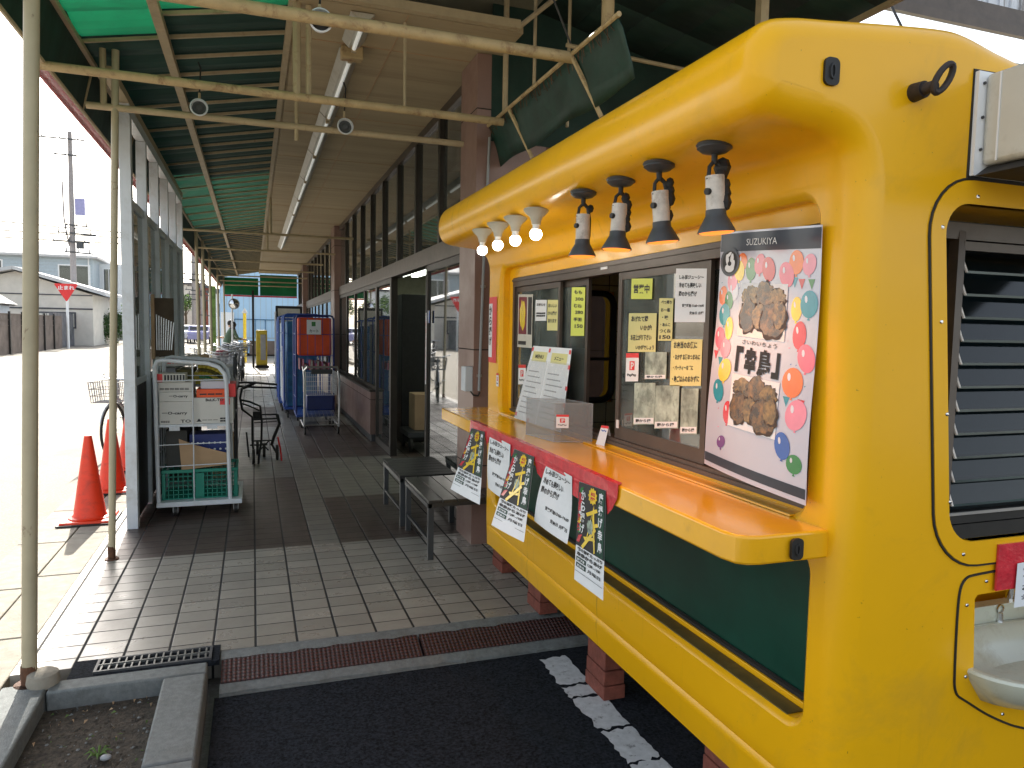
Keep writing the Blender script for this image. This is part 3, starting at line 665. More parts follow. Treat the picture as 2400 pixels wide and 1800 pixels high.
# flange as ring strip approximated by short quads between outline and opening
def resample(P, n):
    P = [Vector(p) for p in P]; d = [0]
    for i in range(len(P)): d.append(d[-1]+(P[(i+1) % len(P)]-P[i]).length)
    out = []
    for k in range(n):
        s = d[-1]*k/n; i = max(j for j in range(len(P)) if d[j] <= s+1e-9); t = (s-d[i])/max(1e-9, d[i+1]-d[i]); out.append(P[i].lerp(P[(i+1) % len(P)], t))
    return out
m_ = MB(); m_.tube([(u, 1.398, v) for u, v in SP], 0.0035, 5, 0, True); BS = m_.build('basin_surround', 'rubber', K)
m_ = MB()
for x, z in ((1.90, 0.932), (1.832, 0.872), (1.845, 0.668), (2.0, 0.535)): m_.sph((x, 1.398, z), 0.0055, 0, 8, (1, 0.6, 1))
m_.build('screws', 'chrome', BS)
BA = MB(); NB = 36; cx_, cy_ = 2.215, 1.415
def bring(rx, ry, z, yo=0.0):
    out = []
    for k in range(NB):
        c_, s_ = math.cos(2*math.pi*k/NB), math.sin(2*math.pi*k/NB); out.append((cx_+rx*math.copysign(abs(c_)**0.85, c_), cy_+yo+ry*math.copysign(abs(s_)**0.85, s_), z))
    return out
rs = [bring(0.22, 0.10, 0.555, 0.04), bring(0.31, 0.16, 0.590, 0.02), bring(0.355, 0.20, 0.655), bring(0.365, 0.206, 0.680), bring(0.362, 0.203, 0.688), bring(0.345, 0.188, 0.690), bring(0.325, 0.170, 0.680), bring(0.29, 0.14, 0.640, .01), bring(0.20, 0.09, 0.600, .02), bring(0.03, 0.02, 0.592, .03)]
VV = [p for q in rs for p in q]; FF = [(i*NB+j, i*NB+(j+1) % NB, (i+1)*NB+(j+1) % NB, (i+1)*NB+j) for i in range(len(rs)-1) for j in range(NB)]
BA.add(VV, FF, 0, True); BA.box(1.87, 2.6, 1.622, 1.66, 0.655, 0.742)
BO = BA.build('hand_basin', 'porcelain', K)
MB().prism(rrect(2.165, 2.215, 0.640, 0.657, 0.008), lambda u, v, t: (u, 1.586-0.012*t, v)).build('overflow', 'rubber', BO)
MB().cyl((cx_, cy_+0.03, 0.588), (cx_, cy_+0.03, 0.596), 0.026, 0.026, 16).build('drain', 'dark_grey', BO)
m_ = MB(); m_.cyl((2.27, 1.618, 0.685), (2.27, 1.618, 0.715), 0.010, 0.008, 10); m_.tube([(2.27+0.014*math.cos(t), 1.618, 0.728+0.014*math.sin(t)) for t in [k*math.pi/6 for k in range(12)]], 0.0025, 5, 0, True)
m_.cyl((2.36, 1.66, 0.70), (2.36, 1.64, 0.86), 0.014, 0.012, 12); m_.tube([(2.36, 1.65, 0.85), (2.36, 1.60, 0.88), (2.36, 1.54, 0.86), (2.36, 1.535, 0.84)], 0.008, 8)
m_.build('tap', 'chrome', BO)
# air conditioner fixed through the near side
AC = MB(); AC.box(1.735, 2.5, 1.385, 1.3985, 2.015, 2.275); ACO = AC.build('cooler_flange', 'white', K)
A2 = MB(); A2.box(1.756, 2.5, 1.02, 1.384, 2.04, 2.268); 
AB = A2.build('cooler_box', 'off_white', K, bevel=0.012)
m_ = MB(); m_.tube([(1.733, 1.399, 2.01), (1.733, 1.399, 2.28), (2.5, 1.399, 2.283)], 0.004, 5); m_.tube([(1.733, 1.399, 2.012), (2.5, 1.399, 2.008)], 0.007, 5); m_.build('sealant', 'rubber', ACO)
m_ = MB(); m_.prism([(1.735, 2.012), (2.5, 2.012), (2.5, 2.036), (1.775, 2.038)], lambda u, v, t: (u, 1.38-0.34*t, v-0.0)); m_.build('drip_tray', 'rubber', ACO)
m_ = MB()
for z in (2.08, 2.16, 2.245): m_.cyl((1.752, 1.384, z), (1.752, 1.380, z), 0.004, 0.004, 8)
m_.build('screws', 'dark_grey', ACO)
m_ = MB(); m_.box(1.7535, 1.7555, 1.340, 1.344, 2.045, 2.262); m_.build('side_seam', 'white', AB)
# brick stilts
pos = [(1.58, 4.50), (1.56, 3.78), (1.56, 2.98), (1.62, 2.1), (2.6, 4.2), (2.6, 1.9)]
br = MB()
for i, zz in enumerate((-0.098, 0.0, 0.10)): br.box(-0.055+0.003*i, 0.055-0.004*i, -0.10+0.004*i, 0.10-0.003*i, zz+0.002, zz+0.094 if i < 2 else 0.222)
b0 = br.build('brick_stack', 'brick', loc=(0, 0, -0.1), bevel=0.004)
labs = ['red brick stack holding up the kiosk at its far end by the bench legs', 'red brick stack under the kiosk beside the red tread plates', 'red brick stack on the asphalt beside the broken white line',
        'red brick stack under the near front corner of the kiosk', 'red brick stack under the far inner corner of the kiosk', 'red brick stack under the near inner corner of the kiosk']
for i, (x, y) in enumerate(pos):
    o = b0 if i == 0 else b0.copy()
    if i: COL.objects.link(o)
    o.location = (x, y, -0.10 if y < 3.5 else 0.0)
    if y > 3.5: o.scale = (1, 1, 0.70)
    tag(o, labs[i], 'bricks', 'brick stacks under the kiosk')

# ------------------------------------------------------------------ lamps under the roof
BULB = [(1.112, 3.60), (1.112, 3.35), (1.122, 3.13), (1.128, 2.89)]
zt = 2.110
t0 = thing('light_bulb', (0, 0, 0), '', 'light bulb', 'lit bulbs under the kiosk roof')
MB().lathe([(0.0, 0), (0.052, 0), (0.055, -0.006), (0.045, -0.02), (0.028, -0.035), (0.021, -0.052), (0.019, -0.066), (0.0, -0.066)], (0, 0, 0), 24).build('lamp_holder', 'lamp_cup', t0)
MB().lathe([(0.014, -0.066), (0.015, -0.080), (0.019, -0.088)], (0, 0, 0), 16).build('screw_base', 'white', t0)
MB().sph((0, 0, -0.106), 0.026, 0, 20).build('bulb', 'bulb', t0)
labs = ['farthest lit globe bulb under the kiosk roof, beside the pillar', 'lit globe bulb second from the far end of the roof', 'lit globe bulb third from the far end of the roof', 'nearest lit globe bulb, next to the first heat lamp']
for i, (x, y) in enumerate(BULB):
    o = t0 if i == 0 else dup(t0, (0, 0, 0)); o.location = (x, y, zt); o['label'] = labs[i]; ROOT[o.name] = (x, y, zt)
HL = [(1.14, 2.45, 0.0), (1.16, 2.20, 0.05), (1.155, 1.95, -0.10), (1.175, 1.70, -0.08)]
labs = ['farthest taped heat lamp with glowing orange rim', 'second heat lamp from the bulbs, taped and sooty', 'third heat lamp from the bulbs, leaning slightly', 'nearest and largest looking heat lamp by the chicken poster']
def heatlamp(i, x, y, tilt):
    t = thing('heat_lamp', (x, y, zt), labs[i], 'heat lamp', 'taped heat lamps under the kiosk roof')
    Mx = Matrix.Translation((x, y, zt-0.035)) @ Matrix.Rotation(tilt, 4, 'Y')
    T = lambda p: tuple(Mx @ Vector((p[0], p[1], p[2]+0.035)))
    m = MB(); m.lathe([(0, 0), (0.047, 0), (0.050, -0.005), (0.046, -0.010), (0.047, -0.014), (0.040, -0.019), (0.034, -0.024), (0.015, -0.028), (0.0, -0.028)], (x, y, zt), 24)
    m.build('ceiling_rose', 'dark_grey', t)
    m = MB(); m.cyl((x, y, zt-0.026), T((0, 0, -0.055)), 0.009, 0.008, 10)
    m.tube([T(p) for p in ((0.0, 0.0, -0.045), (-0.016, 0, -0.062), (-0.021, 0, -0.095))], 0.0055, 6); m.tube([T(p) for p in ((0.0, 0, -0.045), (0.018, 0, -0.060), (0.026, 0.0, -0.10), (0.025, 0, -0.16), (0.023, 0, -0.175))], 0.0065, 6)
    rd = random.Random(i+20)
    for k in range(5 if i else 1):
        m.sph(T((0.024+rd.uniform(-.004, .008), rd.uniform(-.01, .01), -0.062-0.024*k)), 0.013+0.004*i*rd.random(), 0, 8, (1, 1, 1.2))
    m.cyl(T((-0.020, -0.005, -0.128)), T((-0.034, -0.008, -0.128)), 0.009, 0.009, 10)
    m.build('bracket', 'black_metal', t)
    m = MB(); m.lathe([(0, 0), (0.0245, 0), (0.0255, -0.001), (0.0255, -0.095), (0.0, -0.095)], T((0, 0, -0.085)), 18, 0, Mx.to_3x3() @ Vector((0, 0, 1))); m.build('taped_tube', 'tape_white', t)
    ax = Mx.to_3x3() @ Vector((0, 0, 1))
    m = MB(); m.lathe([(0.0, 0.0), (0.027, 0.0), (0.028, -0.016), (0.034, -0.026), (0.050, -0.056), (0.0505, -0.061), (0.048, -0.060), (0.026, -0.020)], T((0, 0, -0.176)), 26, 0, ax); m.build('shade', 'dark_grey', t)
    m = MB(); m.lathe([(0.0475, -0.0545), (0.047, -0.060), (0.040, -0.064), (0.0, -0.066)], T((0, 0, -0.176)), 24, 0, ax); m.build('glowing_face', 'heat', t)
    p = T((0, 0, -0.26)); l = bpy.data.lights.new('heat_glow', 'SPOT'); l.energy = 2.4; l.color = (1, 0.36, 0.09); l.spot_size = R(125); l.spot_blend = 0.8; l.shadow_soft_size = 0.03
    lo = bpy.data.objects.new('heat_glow', l); COL.objects.link(lo); lo.parent = t; lo.location = Vector(p)-Vector((x, y, zt))
for i, (x, y, tl) in enumerate(HL): heatlamp(i, x, y, tl)
# ================================================================== ARCADE AWNING
XO, ZO = -1.0, 3.36; XP, ZP = -0.52, 3.455; XI, ZI = 0.24, 3.60
YN, YF = 2.3, 29.2
A = thing('arcade_awning', (-0.4, 16, 0), 'long green fabric awning on cream tube rafters over the tiled arcade', 'awning')
def az(x): return ZO+(x-XO)*(ZI-ZO)/(XI-XO)
g = MB(); ys = [YN+0.38*i for i in range(int((YF-YN)/0.38)+1)]+[YF]
rd = random.Random(11)
for i in range(len(ys)-1):
    a, b = ys[i], ys[i+1]; ym = (a+b)/2
    for x0, x1 in ((XO, XP), (XP, XI)):
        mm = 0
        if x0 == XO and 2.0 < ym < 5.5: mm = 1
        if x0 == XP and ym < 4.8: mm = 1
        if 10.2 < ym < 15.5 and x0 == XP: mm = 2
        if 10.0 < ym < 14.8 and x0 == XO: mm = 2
        n_ = 4
        for k in range(n_):
            ya = a+(b-a)*k/n_; yb = a+(b-a)*(k+1)/n_
            s0 = 0.028*math.sin(math.pi*k/n_); s1 = 0.028*math.sin(math.pi*(k+1)/n_)
            g.add([(x0, ya, az(x0)+0.025-s0), (x1, ya, az(x1)+0.025-s0), (x1, yb, az(x1)+0.025-s1), (x0, yb, az(x0)+0.025-s1)], [(0, 1, 2, 3)], mm, True)
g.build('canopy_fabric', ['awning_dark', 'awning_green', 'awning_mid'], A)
g = MB()
for i in range(len(ys)-1): g.add([(-1.0, ys[i], 3.385), (-1.0, ys[i+1], 3.385), (-1.072, ys[i+1], 3.02), (-1.072, ys[i], 3.02)], [(0, 1, 2, 3)])
g.build('side_valance', 'awning_dark', A, solid=0.004)
MB().tube([(-1.072, YN, 3.02), (-1.072, YF, 3.02)], 0.013, 6).build('valance_rail', 'cream_paint', A)
MB().box(-1.115, -1.105, 4.75, YF, 2.965, 3.15).build('red_fascia', 'red_vinyl', A)
for i, yy in enumerate(ys[2:-1]):
    MB().bar((XP, yy, ZP-0.004), (XI, yy, ZI-0.004), 0.022, 0.022).build('rafter', 'cream_paint', A)
    if i % 2 == 0: MB().bar((XO, yy, ZO-0.004), (XP, yy, ZP-0.004), 0.020, 0.020).build('rafter', 'cream_paint', A)
MB().bar((XP, YN, ZP-0.035), (XP, YF, ZP-0.035), 0.055, 0.05).build('purlin', 'cream_paint', A)
MB().bar((XO, YN, ZO-0.03), (XO, YF, ZO-0.03), 0.03, 0.03).build('eaves_rail', 'cream_paint', A)
MB().bar((XI, 3.0, ZI-0.03), (XI, YF, ZI-0.03), 0.04, 0.045).build('wall_rail', 'cream_paint', A)
for yy in (3.5, 5.7, 7.5, 9.6, 12.0):
    MB().tube([(-1.0, yy, 3.33), (-1.07, yy, 3.03)], 0.010, 6).build('valance_strut', 'cream_paint', A)
MB().tube([(-1.02, 3.64, 3.045), (1.81, 3.64, 3.045)], 0.030, 12).build('tie_pipe', 'cream_rusty', A)
MB().tube([(-1.09, 4.75, 3.005), (1.60, 4.75, 2.995)], 0.026, 12).build('tie_pipe', 'cream_rusty', A)
MB().tube([(-1.06, 4.86, 3.045), (0.30, 4.86, 3.035)], 0.011, 8).build('tie_pipe', 'cream_paint', A)
MB().tube([(-1.0, 5.44, 2.995), (1.60, 5.44, 3.0)], 0.023, 12).build('tie_pipe', 'cream_paint', A)
for yy in (11.9, 14.6, 17.2, 19.8, 22.4, 25.0, 27.6): MB().tube([(-0.98, yy, 3.0), (1.52, yy, 3.0)], 0.019, 8).build('tie_pipe', 'cream_paint', A)
for x, yy, z0, z1, rr in ((0.265, 4.75, 3.0, 3.56, 0.024), (0.335, 4.75, 3.0, 3.55, 0.018), (0.93, 4.75, 3.0, 3.54, 0.010), (0.30, 5.44, 2.9, 3.55, 0.014), (0.27, 11.9, 3.0, 3.55, 0.018), (0.27, 14.6, 3.0, 3.55, 0.018), (-0.9, 5.44, 3.0, 3.36, 0.02)):
    MB().tube([(x, yy, z0), (x, yy, z1)], rr, 8).build('hanger', 'cream_paint', A)
MB().bar((0.30, 4.62, 3.585), (1.66, 4.62, 3.585), 0.05, 0.055).build('end_beam', 'cream_paint', A)
# bright end valance
g = MB(); g.box(-1.0, 0.20, 29.20, 29.21, 2.72, 3.36, 0); g.box(0.26, 1.6, 29.20, 29.21, 2.72, 3.5, 0); g.box(-1.0, 1.6, 29.195, 29.215, 2.66, 2.715, 1)
g.build('end_valance', ['awning_green', 'red_vinyl'], A)
# posts of the awning (kept as separate posts)
def post(x0, y, x1, ztop, r, lab, m='pole_paint'):
    t = thing('awning_post', (x0, y, 0), lab, 'post', 'cream tube posts along the arcade edge')
    MB().tube([(x0, y, 0.0), ((x0+x1)/2, y, ztop/2), (x1, y, ztop)], r, 16).build('tube', m, t)
    MB().lathe([(0, 0.006), (r*2.0, 0.006), (r*2.0, 0), ], (x0, y, 0.0), 16).build('base_plate', 'rust', t)
    g = MB(); g.lathe([(r*1.03, 0.0), (r*1.10, 0.05), (r*1.06, 0.085)], (x0, y, 0.005), 14); g.build('rust_collar', 'rust', t)
post(-0.943, 3.62, -0.842, 3.38, 0.030, 'thick cream awning post nearest the camera at the left, rusted at its foot')
post(-0.915, 5.44, -0.825, 3.36, 0.0225, 'slim cream awning post just behind the thick one, beside the cones')
for i, yy in enumerate((14.6, 16.4, 18.9, 23.0, 27.8)):
    post(-0.93, yy, -0.97, 3.33, 0.03, ['far cream awning post, first one beyond the white glazed screen', 'far cream awning post, second beyond the glazed screen', 'far cream awning post, third beyond the glazed screen',
         'far cream awning post, fourth beyond the glazed screen', 'farthest cream awning post near the end of the arcade'][i])
g = MB(); g.lathe([(0, 0), (0.062, 0), (0.066, 0.02), (0.060, 0.055), (0.045, 0.065), (0, 0.065)], (-0.885, 3.60, 0.0), 20)
tag(g.build('post_footing', 'concrete'), 'small round concrete footing at the foot of the nearest thick post', 'footing')
tag(MB().box(-0.035, 0.045, 29.0, 29.08, 0, 2.9).build('dark_post', 'rubber', bevel=0.005), 'dark square post at the far end of the arcade beside the yellow stand', 'post')

# car park side canopy
B = thing('side_canopy', (2.6, 4, 0), 'dark green canopy frame hanging above the yellow kiosk', 'awning')
g = MB()
def cz(x): return 3.98-0.22*(x-1.6)
nx = 6
for i in range(nx):
    for j in range(6):
        x0 = 1.62+(3.52-1.62)*i/nx; x1 = 1.62+(3.52-1.62)*(i+1)/nx; y0 = 1.9+3.2*j/6; y1 = 1.9+3.2*(j+1)/6
        g.add([(x0, y0, cz(x0)), (x1, y0, cz(x1)), (x1, y1, cz(x1)), (x0, y1, cz(x0))], [(0, 1, 2, 3)], 0, True)
for j in range(5):
    y0 = 1.9+2.66*j/5; y1 = 1.9+2.66*(j+1)/5
    for x0, x1 in ((0.25, 0.95), (0.95, 1.62)): zz = lambda x: 3.66+0.315*(x-0.25)/1.37; g.add([(x0, y0, zz(x0)), (x1, y0, zz(x1)), (x1, y1, zz(x1)), (x0, y1, zz(x0))], [(0, 1, 2, 3)], 0, True)
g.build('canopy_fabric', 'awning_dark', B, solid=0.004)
g = MB(); g.quad((1.62, 5.08, 2.95), (3.52, 5.08, 2.95), (3.52, 5.08, cz(3.52)), (1.62, 5.08, cz(1.62))); g.build('back_fabric', 'awning_dark', B, solid=0.004)
# rolled valance running towards the camera
g = MB(); rd = random.Random(4); NJ = 44
fz = [(0.007*math.sin(_*0.37)+0.004*math.sin(_*0.83), 0.010*math.sin(_*0.29+1)+0.004*math.sin(_*0.71), 0.012*math.sin(_*0.33+2)) for _ in range(NJ+1)]
vs = []
for j in range(NJ+1):
    ya = 3.12+2.03*j/NJ; A0 = fz[j]
    vs += [(1.60, ya, 3.055), (1.630+A0[0], ya, 3.01), (1.650+A0[0]*1.5, ya, 2.95), (1.675+A0[1], ya, 2.86), (1.70, ya, 2.78+A0[2])]
g.add(vs, [(5*j+k, 5*j+k+1, 5*j+k+6, 5*j+k+5) for j in range(NJ) for k in range(4)], 0, True)
C('valance_green', (0.008, 0.042, 0.030), 0.5, var=0.4, vs=6, dirt=(0.004, 0.012, 0.01), dirt_amt=0.7, dirt_scale=6)
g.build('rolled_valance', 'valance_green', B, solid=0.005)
g = MB(); g.tube([(1.60, 3.1, 3.06), (1.60, 5.15, 3.055)], 0.013, 8); g.build('rail', 'cream_rusty', B)
for yy in (4.62, 3.62): MB().tube([(1.60, yy, 3.04), (1.73, yy-0.10, 2.72)], 0.014, 6).build('bracket', 'cream_rusty', B)
MB().tube([(1.81, 3.64, 2.98), (1.81, 3.64, cz(1.81))], 0.034, 12).build('hanging_post', 'cream_rusty', B)
for x, yy, za in ((1.68, 4.95, 2.98), (1.80, 4.70, 3.06), (2.05, 4.70, 3.0)): MB().tube([(x, yy, za), (x, yy, cz(x))], 0.020 if x < 1.7 else 0.012, 8).build('upright', 'cream_paint', B)
MB().tube([(1.66, 4.62, 3.58), (2.02, 4.62, 3.90)], 0.016, 8).build('diagonal', 'cream_paint', B)
MB().tube([(1.62, 3.2, 3.86), (3.5, 3.2, 3.50)], 0.014, 8).build('cross_tube', 'cream_paint', B)
MB().tube([(1.9, 4.4, 3.42), (3.4, 4.4, 3.36)], 0.014, 8).build('cross_tube', 'cream_paint', B)
MB().tube([(1.62, 4.30, 3.93), (2.3, 4.72, 3.1)], 0.007, 6).build('cable', 'dark_grey', B)
MB().bar((2.62, 3.4, 2.9), (2.62, 3.4, 3.72), 0.05, 0.05).build('upright', 'cream_paint', B)
MB().bar((3.50, 1.9, 3.53), (3.50, 5.1, 3.53), 0.03, 0.03).build('edge_rail', 'cream_paint', B)
g = MB(); rd = random.Random(9)
for k in range(60):
    yy = 3.2+1.9*k/60+rd.uniform(-.01, .01); g.tube([(1.60, yy, 3.05), (1.605+rd.uniform(0, .03), yy+rd.uniform(-.03, .03), 3.00+rd.uniform(-.02, .02))], 0.0022, 3, 0, caps=False)
tag(g.build('lacing', 'rust', B), kind='stuff')
# high white fascia of the shop roof, seen over the kiosk
F_ = thing('roof_fascia', (6.5, 7.2, 4.5), 'streaked white corrugated fascia with brown lower trim high above the kiosk', 'roof fascia')
g = MB()
for i in range(75): x0 = 4.7+i*0.10; g.box(x0, x0+0.10, 7.20+(0.025 if i % 2 else 0), 7.24, 5.86, 7.2)
C('fascia_white', (0.62, 0.65, 0.70), 0.5, var=0.05, dirt=(0.16, 0.14, 0.12), dirt_amt=0.9, dirt_scale=2.2, dirt_lo=0.5, dirt_hi=0.62, stretch=(4, 1, 0.25)); g.build('panels', 'fascia_white', F_)
g = MB(); g.box(4.7, 12.2, 7.0, 7.19, 5.60, 5.855); g.box(4.7, 12.2, 6.94, 6.998, 5.50, 5.62); g.build('gutter_trim', 'bronze', F_)
tag(MB().tube([(5.3, 6.6, 6.3), (4.75, 5.2, 5.0), (4.6, 4.6, 4.4), (4.75, 4.2, 3.5)], 0.010, 6).build('hanging_cable', 'rubber'), 'thin black cable hanging from the high fascia above the kiosk', 'cable')

# ================================================================== SHOP FRONT
S = thing('supermarket_building', (4.5, 17, 0), 'low supermarket with bronze framed glass front, pink tiled pillars and beige soffit', 'shop')
g = MB(); g.box(0.28, 1.70, 4.66, 29.1, 3.555, 3.60); g.box(0.26, 0.279, 4.66, 29.1, 3.56, 3.90)
g.build('soffit', 'ceiling', S)
g = MB()
for yy in (5.28, 7.1, 8.92, 10.74, 12.56, 14.4, 16.2, 18, 20, 22, 24, 26): g.box(0.28, 1.60, yy-0.004, yy+0.004, 3.551, 3.5548)
g.box(0.93, 0.938, 4.66, 29.1, 3.550, 3.5535)
g.build('soffit_joints', 'card', S)
# pillars
def pillar(ya, yb, xa=1.50, xb=1.85):
    g = MB(); v = [(xa, ya), (xb, ya), (xb, yb), (xa, yb)]
    g.add([(x, y, z) for z in (0, 3.55) for x, y in v], [(0, 1, 5, 4)], 0); g.add([(x, y, z) for z in (0, 3.55) for x, y in v], [(3, 0, 4, 7), (1, 2, 6, 5), (2, 3, 7, 6)], 1)
    return g.build('pillar', ['pillar_tile', 'pillar_side'], S)
pillar(5.08, 5.50, 1.515, 2.05); pillar(14.6, 15.2); pillar(24.0, 24.6)
g = MB(); v = [(2.05, 5.12), (9, 5.12)]; g.quad((2.052, 5.12, 0), (9, 5.12, 0), (9, 5.12, 3.35), (2.052, 5.12, 3.35)); g.build('side_wall', 'pillar_tile', S)
spans = [(5.50, 14.6), (15.2, 24.0), (24.6, 29.1)]
for ya, yb in spans:
    MB().box(1.585, 1.70, ya, yb, 2.21, 2.37).build('transom_beam', 'bronze', S)
    MB().box(1.595, 1.66, ya, yb, 3.475, 3.553).build('head_rail', 'bronze', S)
    n_ = max(2, round((yb-ya)/1.05)); st = (yb-ya)/n_
    for i in range(n_+1):
        yy = ya+i*st
        if i not in (0, n_): MB().box(1.590, 1.66, yy-0.035, yy+0.035, 2.37, 3.475).build('mullion', 'bronze_dark', S)
        if i < n_: MB().box(1.625, 1.631, yy+(0.035 if i else 0.0), yy+st-(0.035 if i < n_-1 else 0), 2.37, 3.475).build('clerestory_pane', 'glass_shop', S)
# ground floor: sliding door, open doorway, side light, window bays over a tiled kick wall
def dframe(ya, yb, x, nm='door_leaf', z0=0.0, z1=2.21, wd=0.055, gl='glass_shop', sub=True):
    g = MB(); g.box(x, x+0.045, ya, ya+wd, z0, z1); g.box(x, x+0.045, yb-wd, yb, z0, z1); g.box(x+0.001, x+0.044, ya+wd, yb-wd, z0, z0+0.09 if z0 == 0 else z0+0.04); g.box(x+0.001, x+0.044, ya+wd, yb-wd, z1-0.06, z1)
    o = g.build(nm, 'bronze_dark', S); MB().box(x+0.02, x+0.026, ya+wd, yb-wd, z0+(0.09 if z0 == 0 else 0.04), z1-0.06).build('pane', gl, o); return o
D1 = dframe(5.50, 7.03, 1.60); MB().box(1.595, 1.599, 6.86, 6.93, 1.65, 1.77).build('sticker', 'b_blue', D1)
g = MB()
vt = lambda u, v: (1.5985, 7.02-0.0-u, v)
g.box(1.596, 1.599, 6.978, 7.02, 1.05, 1.75, 0); vtext(g, 'ご自由にお入り下さい', lambda u, v: (1.5955, 7.018-u, v), 0.02, 0.030, 1.74, 0.66, 1, 0.01)
g.build('door_strip', ['white', 'red'], D1)
dframe(8.98, 10.12, 1.60)
MB().box(1.60, 1.68, 7.00, 7.045, 0, 2.21).build('door_jamb', 'bronze_dark', S)
MB().box(1.60, 1.68, 8.94, 8.978, 0, 2.21).build('door_jamb', 'bronze_dark', S)
def kick(ya, yb):
    g = MB(); v = [(1.535, ya), (1.70, ya), (1.70, yb), (1.535, yb)]
    g.add([(x, y, z) for z in (0.10, 0.70) for x, y in v], [(3, 0, 4, 7), (0, 1, 5, 4), (4, 5, 6, 7)], 0)
    g.box(1.55, 1.70, ya, yb, 0, 0.10, 1); g.box(1.52, 1.71, ya-0.005, yb, 0.70, 0.73, 2)
    g.build('kick_wall', ['pillar_side', 'dark_grey', 'bronze_dark'], S)
kick(10.16, 14.58); kick(15.22, 23.98); kick(24.62, 29.1)
for ya, yb, k in ((10.12, 14.6, 4), (15.2, 24.0, 8), (24.6, 29.1, 4)):
    for i in range(k): dframe(ya+(yb-ya)*i/k, ya+(yb-ya)*(i+1)/k, 1.60, 'window_bay', 0.73, 2.21, 0.04)
# interior shell
g = MB(); g.box(1.72, 9, 5.3, 29.5, 3.62, 3.66); g.build('inner_ceiling', 'interior_wall', S)
g = MB(); g.box(8.9, 9, 5.2, 29.5, 0, 3.62); g.box(2.1, 9, 5.22, 5.28, 0, 3.62); g.box(1.8, 9, 29.42, 29.5, 0, 3.62); g.build('inner_walls', 'interior_wall', S)
MB().box(0.20, 10, 4.66, 30, 3.905, 3.99).build('roof', 'interior_wall', S)
for x in (3.0, 5.2, 7.4):
    for yy in (7.2, 11, 15, 20, 25): MB().box(x, x+0.12, yy, yy+2.2, 3.50, 3.55).build('inner_light', 'tube_lit', S)
# things inside the doorway
MB().box(3.0, 3.12, 9.3, 14.5, 2.62, 2.68).build('inner_light', 'tube_lit', S); MB().box(3.0, 3.4, 9.3, 14.5, 2.685, 3.0).build('light_pelmet', 'interior_wall', S)
tag(MB().box(1.92, 2.75, 9.9, 10.6, 0.02, 2.06).build('dark_cabinet', 'black_metal', bevel=0.01), 'tall dark cabinet just inside the open shop doorway', 'cabinet')
tag(MB().box(1.97, 2.30, 9.25, 9.62, 0.27, 0.74).build('cardboard_box', 'card', bevel=0.006), 'brown cardboard box standing inside the shop doorway', 'box')
t = thing('low_dolly', (2.1, 9.4, 0), 'low dark dolly under the cardboard box in the doorway', 'dolly')
MB().box(1.86, 2.38, 9.1, 9.7, 0.20, 0.265).build('deck', 'dark_grey', t)
for a, b in ((1.9, 9.15), (2.34, 9.15), (1.9, 9.65), (2.34, 9.65)): MB().cyl((a-0.015, b, 0.1), (a+0.015, b, 0.1), 0.095, 0.095, 14).build('wheel', 'rubber', t)
t = thing('mesh_panel', (2.0, 8.3, 0), 'grey wire mesh panel leaning inside the doorway', 'mesh panel'); g = MB()
for i in range(6): g.bar((1.92+i*0.04, 8.3, 0.02), (1.92+i*0.04, 8.35, 1.28), 0.006, 0.006)
for i in range(30): g.bar((1.92, 8.3+0.05*i/30, 0.03+i*0.043), (2.12, 8.3+0.05*i/30, 0.03+i*0.043), 0.012, 0.006)
g.build('wires', 'steel', t)
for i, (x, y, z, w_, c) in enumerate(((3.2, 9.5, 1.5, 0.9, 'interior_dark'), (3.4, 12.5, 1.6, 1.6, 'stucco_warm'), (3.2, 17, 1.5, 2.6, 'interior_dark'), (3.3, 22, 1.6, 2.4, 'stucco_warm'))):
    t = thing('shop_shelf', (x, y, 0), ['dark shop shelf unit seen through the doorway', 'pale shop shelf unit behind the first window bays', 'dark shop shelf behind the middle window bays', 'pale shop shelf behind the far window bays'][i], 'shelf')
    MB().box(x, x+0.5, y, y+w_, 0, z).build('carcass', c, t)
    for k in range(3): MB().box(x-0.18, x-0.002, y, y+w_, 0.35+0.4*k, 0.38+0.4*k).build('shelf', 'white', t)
# meter box, conduit on the pillar
t = thing('meter_box', (1.56, 5.06, 1.14), 'small grey metal meter box fixed low on the near pillar', 'meter box')
MB().box(1.455, 1.514, 5.09, 5.20, 1.145, 1.325).build('case', 'white_alu', t, bevel=0.004)
MB().tube([(1.50, 5.10, 1.145), (1.51, 5.06, 1.12), (1.545, 5.055, 1.115), (1.56, 5.06, 1.14)], 0.006, 6).build('cable', 'rubber', t)
t = thing('conduit', (1.57, 5.06, 1.1), 'thin grey conduit running down the face of the near pillar', 'conduit')
MB().tube([(1.605, 5.06, 2.97), (1.575, 5.06, 2.1), (1.553, 5.06, 1.15)], 0.010, 8).build('pipe', 'grey', t)
for z in (1.25, 1.9, 2.6): MB().box(1.538+(z-1.15)*0.029, 1.572+(z-1.15)*0.029, 5.062, 5.0795, z, z+0.02).build('clip', 'steel', t)
C('batten_grey', (0.40, 0.38, 0.32), 0.35, var=0.1, dirt=(0.2, 0.15, 0.08), dirt_amt=0.5, dirt_scale=6)
